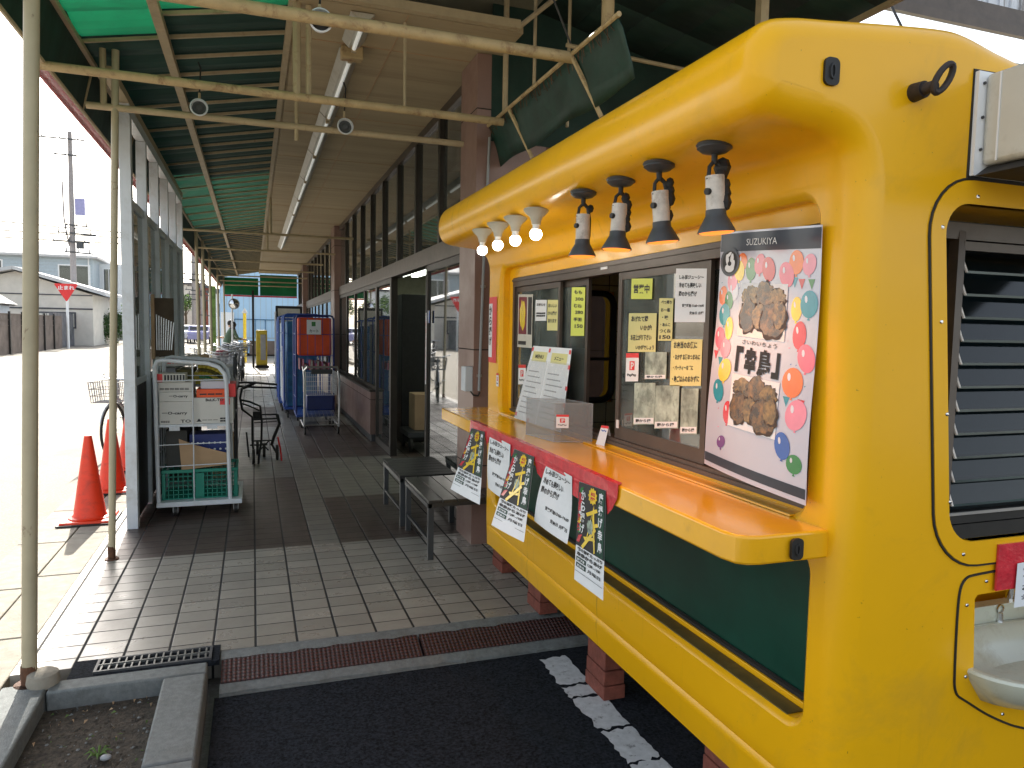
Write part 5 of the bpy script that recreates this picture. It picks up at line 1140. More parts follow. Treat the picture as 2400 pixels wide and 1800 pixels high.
# ---------------- bicycles
def bicycle(name_lab, grp, fm='dark_grey', origin=True):
    t = thing('bicycle', (0, 0, 0), name_lab, 'bicycle', grp)
    rw = 0.315
    for xx in (-0.53, 0.53):
        g = MB(); g.tube([(xx+rw*math.cos(a), 0, rw+0.01+rw*math.sin(a)) for a in [k*math.pi/14 for k in range(28)]], 0.017, 6, 0, True); w_ = g.build('wheel', 'rubber', t)
        g = MB()
        for k in range(14): a = k*math.pi/7; g.cyl((xx, 0.0, rw+0.01), (xx+rw*math.cos(a), 0, rw+0.01+rw*math.sin(a)), 0.0015, 0.0015, 3)
        g.cyl((xx, -0.035, rw+0.01), (xx, 0.035, rw+0.01), 0.02, 0.02, 8); g.build('spokes', 'steel', w_)
        g = MB(); g.tube([(xx+(rw+0.03)*math.cos(a), 0, rw+0.01+(rw+0.03)*math.sin(a)) for a in [R(20+k*12) for k in range(13)]], 0.012, 5); g.build('mudguard', 'steel', t)
    g = MB(); g.tube([(-0.53, 0, rw), (-0.08, 0, 0.28), (0.40, 0, 0.72)], 0.016, 8); g.tube([(-0.53, 0, rw), (-0.18, 0, 0.60), (0.38, 0, 0.62)], 0.013, 8); g.tube([(-0.08, 0, 0.28), (-0.22, 0, 0.78)], 0.014, 8)
    g.tube([(0.53, 0, rw), (0.47, 0, 0.50), (0.40, 0, 0.72), (0.36, 0, 0.92)], 0.015, 8); g.build('frame', fm, t)
    g = MB(); g.tube([(0.12, -0.27, 0.98), (0.25, -0.25, 0.97), (0.36, -0.10, 0.93), (0.36, 0.10, 0.93), (0.25, 0.25, 0.97), (0.12, 0.27, 0.98)], 0.011, 6); g.build('handlebar', 'steel', t)
    g = MB(); g.sph((-0.25, 0, 0.82), 0.10, 0, 12, (1.2, 0.75, 0.35)); g.build('saddle', 'black_metal', t)
    g = MB(); g.bar((-0.62, 0, 0.70), (-0.28, 0, 0.70), 0.12, 0.012); g.tube([(-0.58, 0.05, 0.70), (-0.53, 0.04, 0.33)], 0.005, 5); g.tube([(-0.58, -0.05, 0.70), (-0.53, -0.04, 0.33)], 0.005, 5); g.build('rack', 'steel', t)
    g = MB(); g.tube([(-0.05, 0.03, 0.28), (-0.05, 0.12, 0.16)], 0.008, 6); g.box(-0.09, -0.01, 0.10, 0.18, 0.145, 0.165); g.tube([(-0.10, -0.03, 0.28), (-0.12, -0.12, 0.40)], 0.008, 6); g.box(-0.16, -0.08, -0.18, -0.10, 0.395, 0.415); g.lathe([(0.0, 0.01), (0.08, 0.01), (0.085, 0), (0.08, -0.01), (0, -0.01)], (-0.08, 0.04, 0.28), 16, 0, (0, 1, 0)); g.build('crank', 'steel', t)
    g = MB()
    a0, a1 = 0.42, 0.76
    for z, e in ((0.68, 0.0), (0.76, 0.01), (0.84, 0.02), (0.92, 0.03)): g.tube([(a0-e*0.3, -0.14-e, z), (a1+e, -0.14-e, z), (a1+e, 0.14+e, z), (a0-e*0.3, 0.14+e, z)], 0.005, 5, 0, True)
    for k in range(7):
        x = a0+(a1-a0)*k/6
        for s in (-1, 1): g.tube([(x, s*0.14, 0.68), (x, s*0.17, 0.92)], 0.005, 4)
        g.tube([(x, -0.14, 0.68), (x, 0.14, 0.68)], 0.003, 4)
    for k in range(6): y = -0.14+0.28*k/5; g.tube([(a1, y, 0.68), (a1+0.03, y*1.15, 0.92)], 0.003, 4); g.tube([(a0, y, 0.68), (a0-0.01, y*1.15, 0.92)], 0.003, 4)
    g.build('basket', 'grey', t)
    return t
bk = bicycle('grey shopper bicycle with a wire basket standing in the sun behind the cones', 'parked bicycles', 'grey')
bk.location = (-1.47, 10.3, -0.02); bk.rotation_euler = (0, 0, R(-104))
far = [(-0.45, 27.4, 80, 'dark bicycle facing us by the dark post at the arcade end'), (-0.75, 25.6, 65, 'bicycle leaning over left in the crowded row at the arcade end'), (-0.55, 23.8, 100, 'bicycle in the middle of the crowded row in the arcade'),
       (-0.80, 22.0, 75, 'bicycle towards the near end of the crowded row'), (-0.60, 20.4, 88, 'nearest bicycle of the crowded row in the arcade'), (-1.5, 24.5, 40, 'bicycle standing in the sun outside the crowded row'), (-1.7, 21.5, 55, 'bicycle in the sun at the near end outside the arcade')]
far += [(-0.72, 17.6, 84, 'bicycle with its basket towards us just beyond the display rack'), (-0.42, 18.9, 95, 'bicycle right of the maroon covered basket'), (-0.66, 15.9, 78, 'bicycle closest to the display rack in the arcade'), (-0.30, 22.6, 92, 'bicycle at the right edge of the crowded row'), (-0.38, 25.2, 86, 'bicycle at the right edge near the dark post')]
for x, y, a, lab in far: dup(bk, (x, y, 0.0 if x > -1 else -0.02), R(-a), lab, 'parked bicycles', (1.05, 1.05, 1.05))
tag(MB().box(-0.88, -0.55, 19.2, 19.55, 0.80, 0.97).build('maroon_pannier', 'maroon', bevel=0.06), 'maroon covered basket on the bicycles in the arcade', 'basket cover')
# ---------------- people
def figure(x, y, faces, lean_, h, top, bottom, lab, hand_fwd=0.35):
    t = thing('person', (x, y, 0), lab, 'person')
    s = h/1.70; f = Vector((math.cos(faces), math.sin(faces), 0)); l = Vector((-f.y, f.x, 0)); up = Vector((0, 0, 1))
    J = {}
    J['pel'] = up*0.92*s; J['ch'] = J['pel']+up*0.36*s*math.cos(lean_)+f*0.36*s*math.sin(lean_); J['nk'] = J['ch']+up*0.16*s*math.cos(lean_)+f*0.16*s*math.sin(lean_); J['hd0'] = J['nk']+up*0.08*s+f*0.03
    J['hd1'] = J['hd0']+up*0.14*s+f*0.02
    E_ = [('pel', 'ch'), ('ch', 'nk'), ('nk', 'hd0'), ('hd0', 'hd1')]; rad = dict(pel=.145, ch=.155, nk=.06, hd0=.085, hd1=.082)
    for k, sg in (('L', 1), ('R', -1)):
        J['sh'+k] = J['nk']-up*0.05*s+l*sg*0.18*s; J['el'+k] = J['sh'+k]-up*0.24*s+f*0.12*s+l*sg*0.03; J['wr'+k] = J['el'+k]+f*hand_fwd*0.65-up*0.04; J['hn'+k] = J['wr'+k]+f*0.08
        J['hp'+k] = J['pel']+l*sg*0.09*s-up*0.05; J['kn'+k] = up*0.48*s+l*sg*0.11*s+f*(0.05 if k == 'L' else -0.02); J['an'+k] = up*0.08*s+l*sg*0.11*s+f*(0.0 if k == 'L' else -0.10); J['to'+k] = J['an'+k]+f*0.15-up*0.04
        E_ += [('nk', 'sh'+k), ('sh'+k, 'el'+k), ('el'+k, 'wr'+k), ('wr'+k, 'hn'+k), ('pel', 'hp'+k), ('hp'+k, 'kn'+k), ('kn'+k, 'an'+k), ('an'+k, 'to'+k)]
        rad.update({'sh'+k: .062, 'el'+k: .042, 'wr'+k: .03, 'hn'+k: .035, 'hp'+k: .095, 'kn'+k: .062, 'an'+k: .04, 'to'+k: .035})
    ks = list(J); me = bpy.data.meshes.new('body'); me.from_pydata([tuple(J[k]) for k in ks], [(ks.index(a), ks.index(b)) for a, b in E_], [])
    o = bpy.data.objects.new('body', me); COL.objects.link(o); o.parent = t
    md = o.modifiers.new('s', 'SKIN'); md.use_smooth_shade = True
    for i, k in enumerate(ks): me.skin_vertices[0].data[i].radius = (rad[k]*s, rad[k]*s)
    me.skin_vertices[0].data[0].use_root = True
    sb = o.modifiers.new('u', 'SUBSURF'); sb.levels = 2; sb.render_levels = 2
    bpy.context.view_layer.update(); nm = bpy.data.meshes.new_from_object(o.evaluated_get(bpy.context.evaluated_depsgraph_get())); o.modifiers.clear(); o.data = nm
    nm.materials.clear()
    for k in ('skin', top, bottom, 'hair', 'rubber'): nm.materials.append(MT[k])
    hc = J['hd0']*0.5+J['hd1']*0.5
    for p in nm.polygons:
        c = Vector(p.center)
        if c.z < 0.09*s: p.material_index = 4
        elif c.z < 0.93*s and (c-J['wrL']).length > 0.14 and (c-J['wrR']).length > 0.14: p.material_index = 2
        elif (c-J['wrL']).length < 0.12 or (c-J['wrR']).length < 0.12: p.material_index = 0
        elif c.z > J['nk'].z+0.02*s: p.material_index = 3 if ((c-hc).dot(f) < 0.02 or c.z > hc.z+0.05) else 0
        else: p.material_index = 1
        p.use_smooth = True
    g = MB(); q = hc+up*0.03-f*0.012+Vector((x, y, 0)); g.sph(tuple(q), 0.104*s, 0, 14, (1, 1, 1.08)); g.build('hair', 'hair', t)
figure(-0.62, 28.3, R(200), 0.25, 1.76, 'shirt_white', 'trousers', 'person with dark hair and white top bending slightly by the bicycles')
figure(-0.90, 27.2, R(20), 0.45, 1.74, 'shirt_green', 'trousers', 'person in a grey green top leaning over the bicycle row')
# ================================================================== STREET AND BEYOND
def foliage(mb, c, r, n, rd, size=0.09, sc=(1, 1, 1), m=0):
    for i in range(n):
        d = Vector((rd.gauss(0, 1), rd.gauss(0, 1), rd.gauss(0, 1))).normalized(); q = r*(0.55+0.5*rd.random())*(1+0.2*math.sin(d.x*5+d.z*4))
        p = Vector(c)+Vector((d.x*sc[0], d.y*sc[1], d.z*sc[2]))*q; a = Vector((rd.uniform(-1, 1), rd.uniform(-1, 1), rd.uniform(-1, 1))).normalized()*size*rd.uniform(.6, 1.4); b_ = a.cross(d).normalized()*size*0.6
        mb.add([p-a, p+b_, p+a, p-b_], [(0, 1, 2, 3)], m if rd.random() < 0.7 else 1)
def tree(x, y, h, r, lab, n=900, sc=(1, 1, 1)):
    t = thing('tree', (x, y, 0), lab, 'tree'); rd = random.Random(int(x*10+y)); g = MB()
    g.tube([(x, y, 0), (x+0.05, y, h*0.4), (x, y, h*0.8)], [0.16, 0.12, 0.05], 8)
    for k in range(5): a = k*1.3; g.tube([(x, y, h*0.45), (x+r*0.5*math.cos(a), y+r*0.5*math.sin(a), h*0.75)], [0.06, 0.02], 6)
    g.build('trunk', 'bark', t)
    g = MB()
    for k in range(5): foliage(g, (x+rd.uniform(-.4, .4)*r, y+rd.uniform(-.4, .4)*r, h*0.72+rd.uniform(-.25, .3)*r), r*0.65, n//5, rd, 0.13*max(1, r/1.6), sc)
    g.build('crown', ['foliage', 'foliage_light'], t)
# fence of brown panels and the block wall along the far side of the street
t = thing('panel_fence', (-10.9, 38, 0), 'weathered brown panel fence on the far side of the street', 'fence')
for i in range(14):
    y0 = 22+i*2.05
    if y0 > 50: break
    g = MB(); g.box(-10.95, -10.90, y0+0.06, y0+1.99, 0.0, 1.95)
    g.build('panel', 'fence_brown', t)
    g = MB(); g.box(-10.90, -10.82, y0-0.06, y0+0.055, 0, 2.05); g.build('fence_post', 'rubber', t)
    g = MB()
    for z in (1.35, 1.62, 1.9): g.box(-10.90, -10.875, y0+0.06, y0+1.99, z, z+0.05)
    g.build('rails', 'fence_brown', t)
tag(MB().box(-11.55, -11.35, 50.6, 88, 0, 2.15).build('block_wall', 'wall_block'), 'long dark grey block wall beyond the stop sign', 'wall')
g = MB()
t = thing('stop_sign', (-10.45, 50, 0), 'red inverted triangle stop sign on a white pole', 'stop sign')
MB().cyl((-10.45, 50, 0), (-10.45, 50, 3.85), 0.075, 0.075, 12).build('pole', 'white', t)
g = MB(); tri = [(-11.07, 3.80), (-11.03, 3.86), (-9.89, 3.86), (-9.85, 3.80), (-10.41, 2.86), (-10.46, 2.82), (-10.51, 2.86)]
g.prism(tri, lambda u, v, q: (u, 49.90-0.03*q, v)); g.build('plate', 'red', t)
g = MB(); put_text(g, '止まれ', lambda u, v: (-10.90+u, 49.862, 3.50+v), 0.0, 0.88, 0, 0.25, 0, .03); g.build('lettering', 'white', t)
# houses
def house(name, loc, lab, parts):
    t = thing(name, loc, lab, 'house')
    for nm, m, fn in parts:
        g = MB(); fn(g); g.build(nm, m, t)
    return t
H = thing('large_house', (-18, 78, 0), 'large two storey house with pale grey siding behind the low house', 'house')
MB().box(-26, -13.6, 75, 84, 0, 7.5).build('wall', 'siding_grey', H); MB().box(-13.598, -11.6, 78, 84, 0, 7.1).build('wing_wall', 'stucco', H)
g = MB(); g.add([(-26.5, 74.4, 7.5), (-13.1, 74.4, 7.5), (-13.1, 84.6, 7.5), (-26.5, 84.6, 7.5), (-24, 79, 9.0), (-15.5, 79, 9.0)], [(0, 1, 5, 4), (1, 2, 5), (2, 3, 4, 5), (3, 0, 4)]); g.add([(-26.5, 74.4, 7.5), (-13.1, 74.4, 7.5), (-13.1, 84.6, 7.5), (-26.5, 84.6, 7.5), (-26.5, 74.4, 7.3), (-13.1, 74.4, 7.3), (-13.1, 84.6, 7.3), (-26.5, 84.6, 7.3)], [(0, 4, 5, 1), (1, 5, 6, 2), (4, 7, 6, 5)]); g.build('roof', 'roof', H)
for x0, x1, z0, z1 in ((-18.9, -18.0, 5.1, 7.0), (-16.2, -13.9, 4.6, 6.6), (-13.2, -12.4, 4.6, 6.6), (-22.2, -20.6, 5.0, 6.8)):
    yf = 75 if x0 < -13.6 else 78
    w_ = MB().box(x0-0.12, x1+0.12, yf-0.06, yf-0.005, z0-0.12, z1+0.12).build('window', 'white', H)
    MB().box(x0, (x0+x1)/2-0.04, yf-0.09, yf-0.065, z0, z1).build('pane', 'glass_dark', w_); MB().box((x0+x1)/2+0.04, x1, yf-0.09, yf-0.065, z0, z1).build('pane', 'glass_dark', w_)
g = MB()
for i in range(24): g.box(-26, -13.6, 74.985, 74.998, 0.3+i*0.3, 0.315+i*0.3)
g.build('siding_joints', 'grey', H); MB().cyl((-13.9, 74.9, 0), (-13.9, 74.9, 7.3), 0.06, 0.06, 8).build('downpipe', 'white', H)
L_ = thing('low_house', (-13.5, 58, 0), 'low old house with a shallow white gable facing the street', 'house')
g = MB(); pts = [(-19.5, 0), (-10.2, 0), (-10.2, 3.45), (-14.6, 4.85), (-19.5, 3.55)]; g.prism(pts, lambda u, v, q: (u, 64-8*q, v)); g.build('wall', 'stucco_warm', L_)
g = MB(); g.prism([(-9.3, 3.40), (-9.3, 3.62), (-14.6, 5.15), (-14.6, 4.93)], lambda u, v, q: (u, 64.5-9.2*q, v)); g.prism([(-14.62, 4.93), (-14.62, 5.15), (-20.5, 3.75), (-20.5, 3.5)], lambda u, v, q: (u, 64.5-9.2*q, v)); g.build('roof', 'roof', L_)
g = MB(); g.box(-19.5, -10.2, 55.95, 55.99, 2.42, 2.52); g.box(-19.5, -10.2, 55.95, 55.99, 3.35, 3.42); g.build('timber_bands', 'roof_dark', L_)
w_ = MB().box(-14.2, -11.2, 55.9, 55.98, 1.15, 2.25).build('window', 'roof_dark', L_); MB().box(-14.1, -11.3, 55.87, 55.895, 1.25, 2.15).build('pane', 'off_white', w_)
g = MB(); 
for i in range(12): g.box(-14.05+i*0.23, -14.03+i*0.23, 55.85, 55.868, 1.25, 2.15)
g.build('lattice', 'roof_dark', w_)
sh = thing('garden_shed', (-14.5, 45, 0), 'small shed with dark gabled roof and a yellow band at the left edge', 'shed')
MB().box(-17, -12.6, 44, 47, 0, 2.6).build('wall', 'stucco', sh); MB().box(-17, -13.3, 43.93, 43.99, 1.75, 2.12).build('yellow_band', 'b_yellow', sh)
g = MB(); g.prism([(-17.4, 3.55), (-13.9, 3.55), (-12.3, 2.5), (-12.5, 2.42), (-14.0, 3.38), (-17.4, 3.38)], lambda u, v, q: (u, 47.4-3.9*q, v)); g.build('roof', 'roof_dark', sh)
g = MB(); 
tag(MB().box(-12.0, -11.7, 66, 70, 2.2, 3.6).build('corrugated_sheet', 'rust'), 'rusty brown sheet standing above the block wall', 'panel')
# utility pole with gear and wires
def upole(x, y, h, lab, r=0.2, gear=True):
    t = thing('utility_pole', (x, y, 0), lab, 'utility pole', 'utility poles along the street')
    MB().tube([(x, y, 0), (x, y, h)], [r*1.2, r*0.75], 12).build('pole', 'pole_concrete', t)
    for z, w1, w2 in ((h-0.5, -1.9, 1.0), (h-1.6, -1.0, 0.6), (h-6.5, -0.4, 1.2), (h-8.4, -0.5, 1.4), (h*0.53, -1.0, 1.6), (h*0.49, -1.3, 1.2)):
        g = MB(); g.bar((x+w1, y, z), (x+w2, y-0.6, z-0.15), 0.09, 0.09)
        for k in range(3): q = w1+(w2-w1)*(k+0.2)/2.6; g.cyl((x+q, y-0.25, z-0.1), (x+q, y-0.25, z+0.3), 0.05, 0.03, 6)
        g.build('crossarm', 'dark_grey', t)
    if gear:
        MB().cyl((x+0.55, y-0.4, h*0.455), (x+0.55, y-0.4, h*0.455+0.5), 0.25, 0.25, 12).build('transformer', 'dark_grey', t)
        MB().tube([(x-0.55, y, h-3.5), (x-0.5, y, h-6), (x-0.35, y, h-7.2), (x-0.2, y, h-8)], 0.06, 6).build('riser', 'pole_concrete', t)
        MB().box(x+0.2, x+0.85, y-0.05, y, 9.2, 10.4).build('sign_plate', 'sign_lilac', t)
    return t
upole(-12.1, 60, 15.0, 'tall concrete utility pole with cross arms and a lilac plate', 0.19)
for i, (x, y, h) in enumerate(((-7.5, 110, 13), (-5.6, 80, 12.5), (-4.5, 75, 9))): upole(x, y, h, ['faraway utility pole seen between the arcade posts, left one', 'faraway utility pole in the middle of the distant street', 'short faraway pole at the distant street end'][i], 0.17, False)
for i, (z0, z1, s, lab) in enumerate(((8.9, 8.0, 0.4, 'highest sagging wire crossing the left of the street'), (8.0, 7.9, 0.2, 'middle wire crossing to the tall utility pole'), (7.45, 7.4, 0.1, 'lowest thick wire running to the tall utility pole'))):
    pts = [(-24+2*k*1.5, 60-0.02*k, z0+(z1-z0)*k/12-s*math.sin(math.pi*k/12)) for k in range(13)]
    tag(MB().tube(pts, 0.045, 5).build('overhead_wire', 'dark_grey'), lab, 'wire', 'overhead wires')
tag(MB().tube([(-12.1, 60, 13.6), (-9, 90, 12.8), (-7.5, 110, 12.5)], 0.03, 5).build('overhead_wire', 'dark_grey'), 'wire running down the street between the poles', 'wire', 'overhead wires')
# far end: pale blue building, kerb wall, mirror, green pole, distant street
t = thing('blue_building', (1, 46, 0), 'pale blue corrugated building closing the view beyond the arcade', 'building')
g = MB(); g.box(-1.75, 9, 44, 52, 0, 6.2); g.build('wall', 'pale_blue_wall', t)
g = MB()
for i in range(36): g.box(-1.7+i*0.3, -1.68+i*0.3, 43.985, 43.998, 0.9, 6.2)
g.box(-1.75, 9, 43.98, 43.999, 0.84, 0.9); g.build('ribs', 'siding_grey', t)
g = MB(); g.box(-1.0, 2.0, 43.93, 43.97, 1.9, 1.94); 
for i in range(6): g.box(-1.0+i*0.55, -0.97+i*0.55, 43.93, 43.97, 0.9, 1.9)
g.build('rail', 'blue_cloth', t)
MB().box(-1.7, -1.0, 43.9, 43.98, 0.0, 2.3).build('door', 'white', t)
tag(MB().box(-0.2, 6, 42, 42.2, 0, 0.75).build('low_wall', 'fence_brown'), 'low brown wall in front of the pale blue building', 'wall')
t = thing('traffic_mirror', (-0.60, 25.5, 0), 'round convex traffic mirror on a slim pole over the bicycles', 'mirror')
MB().cyl((-0.64, 25.6, 0), (-0.64, 25.6, 2.6), 0.03, 0.03, 8).build('pole', 'white', t)
MB().lathe([(0.0, -0.06), (0.09, -0.035), (0.155, 0.0), (0.0, 0.01)], (-0.58, 25.5, 2.28), 22, 0, (0.25, 1, 0)).build('mirror_face', 'chrome', t); MB().lathe([(0.155, -0.01), (0.18, 0.0), (0.17, 0.03), (0.0, 0.05)], (-0.58, 25.5, 2.28), 22, 0, (0.25, 1, 0)).build('hood', 'grey', t)
t = thing('bollard_post', (-0.35, 33, 0), 'yellow post with black base standing before the blue building', 'post')
MB().cyl((-0.33, 33, 0), (-0.33, 33, 2.1), 0.07, 0.07, 12).build('tube', 'b_yellow', t); MB().cyl((-0.33, 33, 2.1), (-0.33, 33, 2.3), 0.12, 0.02, 12).build('cap', 'stucco_warm', t)
tag(MB().tube([(-1.55, 33, 0), (-1.55, 33, 3.2)], 0.09, 10).build('green_pole', 'foliage_light'), 'yellow green pole beside the convex mirror', 'pole')
tree(-13.5, 92, 6.0, 2.2, 'far tree at the left of the distant street', 700)
tree(-8.2, 78, 4.6, 1.6, 'dark green tree seen between the screen and the far posts', 700)
tree(-6.7, 84, 5.2, 1.4, 'tree beside the faraway utility poles', 500)
tree(-9.5, 68, 3.4, 1.1, 'rounded shrub like tree at the end of the block wall', 500)
t = thing('clipped_hedge', (-9.7, 60, 0), 'narrow dark clipped conifer hedge at the end of the block wall', 'hedge'); g = MB(); rd = random.Random(77)
for k in range(3): foliage(g, (-10.2+0.35*k, 60+0.6*k, 1.35), 1.0, 420, rd, 0.10, (0.45, 0.6, 1.15))
g.build('leaves', ['foliage', 'foliage'], t)
for i, (x0, x1, y, h, m, lab) in enumerate(((-9.8, -6.9, 120, 7.5, 'stucco_warm', 'pale block far down the street'), (-6.8, -5.2, 105, 6.4, 'brick', 'brick coloured building far down the street'), (-5.1, -2.6, 96, 5.4, 'stucco', 'white low building at the end of the street'), (-22, -14, 110, 7, 'stucco', 'white house beyond the block wall'), (-2.5, -1.8, 60, 4.0, 'stucco_warm', 'narrow beige building beside the pale blue one'))):
    t = thing('distant_building', ((x0+x1)/2, y, 0), lab, 'building'); MB().box(x0, x1, y, y+8, 0, h).build('wall', m, t)
    MB().box(x0-0.2, x1+0.2, y-0.3, y+8.2, h+0.002, h+0.3).build('roof', 'roof_dark', t)
    for k in range(3):
        xa = x0+(x1-x0)*(0.12+0.3*k); w_ = MB().box(xa, xa+(x1-x0)*0.18, y-0.06, y-0.005, h*0.55, h*0.8).build('window', 'glass_dark', t)
# street sign cluster and parked vehicles in the distance
def car(x, y, col, lab):
    t = thing('parked_car', (x, y, 0), lab, 'car'); g = MB()
    sec = [(-2.0, 0.35), (-2.0, 0.85), (-1.85, 0.98), (-1.1, 1.05), (-0.6, 1.45), (0.9, 1.5), (1.6, 1.0), (2.0, 0.9), (2.02, 0.35)]
    g.prism(sec, lambda u, v, q: (x-0.8+1.6*q, y+u, v)); g.build('body', col, t, bevel=0.06)
    g = MB(); g.box(x-0.68, x+0.68, y-1.02, y-0.70, 1.06, 1.38); g.build('windscreen', 'glass_dark', t)
    for a in (-0.82, 0.82):
        for b_ in (-1.3, 1.3): MB().cyl((x+a-0.05, y+b_, 0.32), (x+a+0.05, y+b_, 0.32), 0.32, 0.32, 16).build('wheel', 'rubber', t)
car(-5.6, 70, 'white', 'white car far down the street'); car(-7.6, 62, 'blue_dark', 'dark blue car far down the street by the trees'); car(-4.2, 66, 'sign_lilac', 'lilac blue car at the far end of the street')
t = thing('parked_scooter', (-4.9, 34, 0), 'dark scooter with a silver screen parked in the sunny street behind the bicycle', 'scooter')
g = MB(); g.tube([(-4.65, 33.0, 0.5), (-4.75, 33.5, 0.42), (-4.9, 34.1, 0.72), (-5.0, 34.6, 0.78)], [0.10, 0.12, 0.2, 0.12], 10); g.tube([(-4.58, 32.8, 0.4), (-4.66, 33.0, 1.0)], [0.08, 0.06], 8); g.build('body', 'black_metal', t)
for xx, yy_ in ((-4.52, 32.6), (-5.02, 34.5)): MB().lathe([(0.0, -0.05), (0.25, -0.05), (0.28, 0), (0.25, 0.05), (0, 0.05)], (xx, yy_, 0.28), 18, 0, (1, 0.35, 0)).build('wheel', 'rubber', t)
MB().tube([(-4.95, 32.9, 1.03), (-4.37, 33.1, 1.03)], 0.03, 6).build('handlebar', 'steel', t)
# ================================================================== PAPERS, POSTERS AND COUNTER THINGS
NX = (-1, 0, 0)
def note(name, y0, y1, z0L, z1L, z0R, z1R, lab, m, lines=(), x=1.4655, extra=None, cat_='notice', grp='handwritten notices on the kiosk window', mats=None, tilt=0.0):
    at = bil((x, y0, z1L), (x, y1, z1R), (x, y1, z0R), (x, y0, z0L), NX)
    g = MB(); mm = [m, 'ink']+(mats or [])
    fn0 = at(0); patch(g, fn0, 0, 1, 0, 1, 0)
    fn = at(1.0)
    for s, u0, u1, v0, v1 in lines: put_text(g, s, fn, u0, u1, v0, v1, 1, 0.035, wob=0.004)
    if extra: extra(g, at)
    return tag(g.build(name, mm), lab, cat_, grp)
HW = ['しみ旨ジューシー', '冷めても美味しい', '鶏のから揚げ']
note('paper_note', 2.664, 2.497, 1.735, 1.818, 1.729, 1.809, 'small lime yellow note reading 営業中 at the top left of the right window', 'paper_lime', (('営業中', .12, .88, .28, .72),))
note('paper_note', 2.678, 2.458, 1.517, 1.677, 1.524, 1.674, 'square yellow note with four lines just above the payment sticker', 'paper_yellow', (('あげたて鶏', .1, .72, .78, .93), ('いかが!', .45, .85, .56, .70), ('お召上がり下さい', .1, .85, .30, .45), ('いかがでしょう', .3, .95, .06, .18)))
note('paper_note', 2.442, 2.343, 1.568, 1.731, 1.570, 1.727, 'narrow yellow price list between the other notes', 'paper_yellow', (('べつ売り', .15, .9, .86, .95), ('お一塩', .15, .8, .68, .77), ('・味', .25, .7, .50, .60), ('・あんこ', .15, .85, .34, .42), ('つくね', .1, .9, .18, .28), ('150', .1, .9, .04, .13)))
note('paper_note', 2.331, 2.138, 1.639, 1.835, 1.638, 1.821, 'white handwritten sheet at the top right of the right window', 'paper', ((HW[0], .12, .92, .80, .88), (HW[1], .12, .85, .64, .74), (HW[2], .12, .72, .48, .58), ('営業時間 11:00~19:00', .25, .95, .28, .34), ('定休日 月曜', .5, .95, .14, .20)))
note('paper_note', 2.348, 2.149, 1.401, 1.576, 1.417, 1.579, 'square yellow note at the lower right under the white sheet', 'paper_yellow', (('お弁当のお供に', .1, .85, .80, .95), ('・おかず お酒のつまみに', .1, .95, .56, .68), ('・パーティーなどに', .1, .75, .34, .44), ('・晩ごはんのおかずに', .08, .95, .08, .22)))
def pay(g, at):
    f1, f2, f3 = at(1), at(2), at(3); patch(g, f1, 0, 1, .84, 1, 2); patch(g, f1, .30, .70, .40, .72, 2)
    patch(g, f2, .42, .50, .44, .68, 0); ellipse(g, f2, .54, .60, .11, .075, 0, 12); ellipse(g, f3, .54, .60, .05, .035, 2, 12); put_text(g, 'PayPay', f1, .14, .86, .16, .28, 1, .04)
note('payment_sticker', 2.691, 2.585, 1.393, 1.511, 1.401, 1.515, 'white and red payment sticker on the right window beside the gap', 'white', extra=pay, mats=['red'], cat_='sticker', grp='payment stickers')
note('payment_sticker', 3.991, 3.870, 1.281, 1.396, 1.290, 1.402, 'white and red payment sticker on the far left window', 'white', extra=pay, mats=['red'], cat_='sticker', grp='payment stickers')
note('payment_sticker', 4.20, 4.10+0.055, 1.255, 1.335, 1.255, 1.335, 'small payment sticker on the yellow jamb under the red sign', 'white', x=1.3985, extra=pay, mats=['red'], cat_='sticker', grp='payment stickers')
C('print_a', (0.34, 0.42, 0.36), 0.5, var=0.6, vs=14, dirt=(0.10, 0.14, 0.11), dirt_amt=0.9, dirt_scale=17); 
for (y0, y1, a, b_, c, d, lab) in ((2.534, 2.374, 1.413, 1.522, 1.425, 1.527, 'faded greenish food photo in the middle of the right window'), (2.614, 2.450, 1.222, 1.393, 1.243, 1.405, 'faded food photo at the bottom left of the right window'),
                                  (2.448, 2.282, 1.227, 1.395, 1.250, 1.409, 'faded food photo at the bottom centre of the right window'), (2.268, 2.161, 1.231, 1.399, 1.246, 1.407, 'faded narrow food photo at the bottom right of the right window')):
    def fx(g, at): patch(g, at(1), .03, .97, .02, .16, 2); put_text(g, '鶏から揚', at(2), .12, .85, .05, .13, 1, .03)
    note('food_photo', y0, y1, a, b_, c, d, lab, 'print_a', extra=fx, mats=['paper'], cat_='photo print', grp='faded food photos', x=1.4645 if 'middle' in lab else 1.4655)
def flyer_small(g, at):
    patch(g, at(1), .06, .62, .25, .95, 2); blob(g, at(2), .35, .62, .2, .28, 3, 3); patch(g, at(1), .7, .95, .25, .95, 1); patch(g, at(1), .05, .6, .05, .12, 1)
note('window_flyer', 4.017, 3.781, 1.50, 1.808, 1.50, 1.798, 'brown and yellow flyer inside the far left window', 'off_white', extra=flyer_small, mats=['maroon', 'b_yellow'], cat_='flyer', grp=None)
note('paper_note', 3.738, 3.577, 1.651, 1.766, 1.651, 1.761, 'pale green note in the far left window', 'paper', (('お知らせ', .1, .9, .7, .85), ('=====', .1, .9, .2, .4)))
note('paper_note', 3.565, 3.425, 1.60, 1.761, 1.60, 1.756, 'yellow note at the right edge of the far left window', 'paper_yellow', (('おいしい', .1, .9, .75, .88), ('から揚げ', .1, .9, .5, .63), ('あります', .1, .9, .25, .38)))
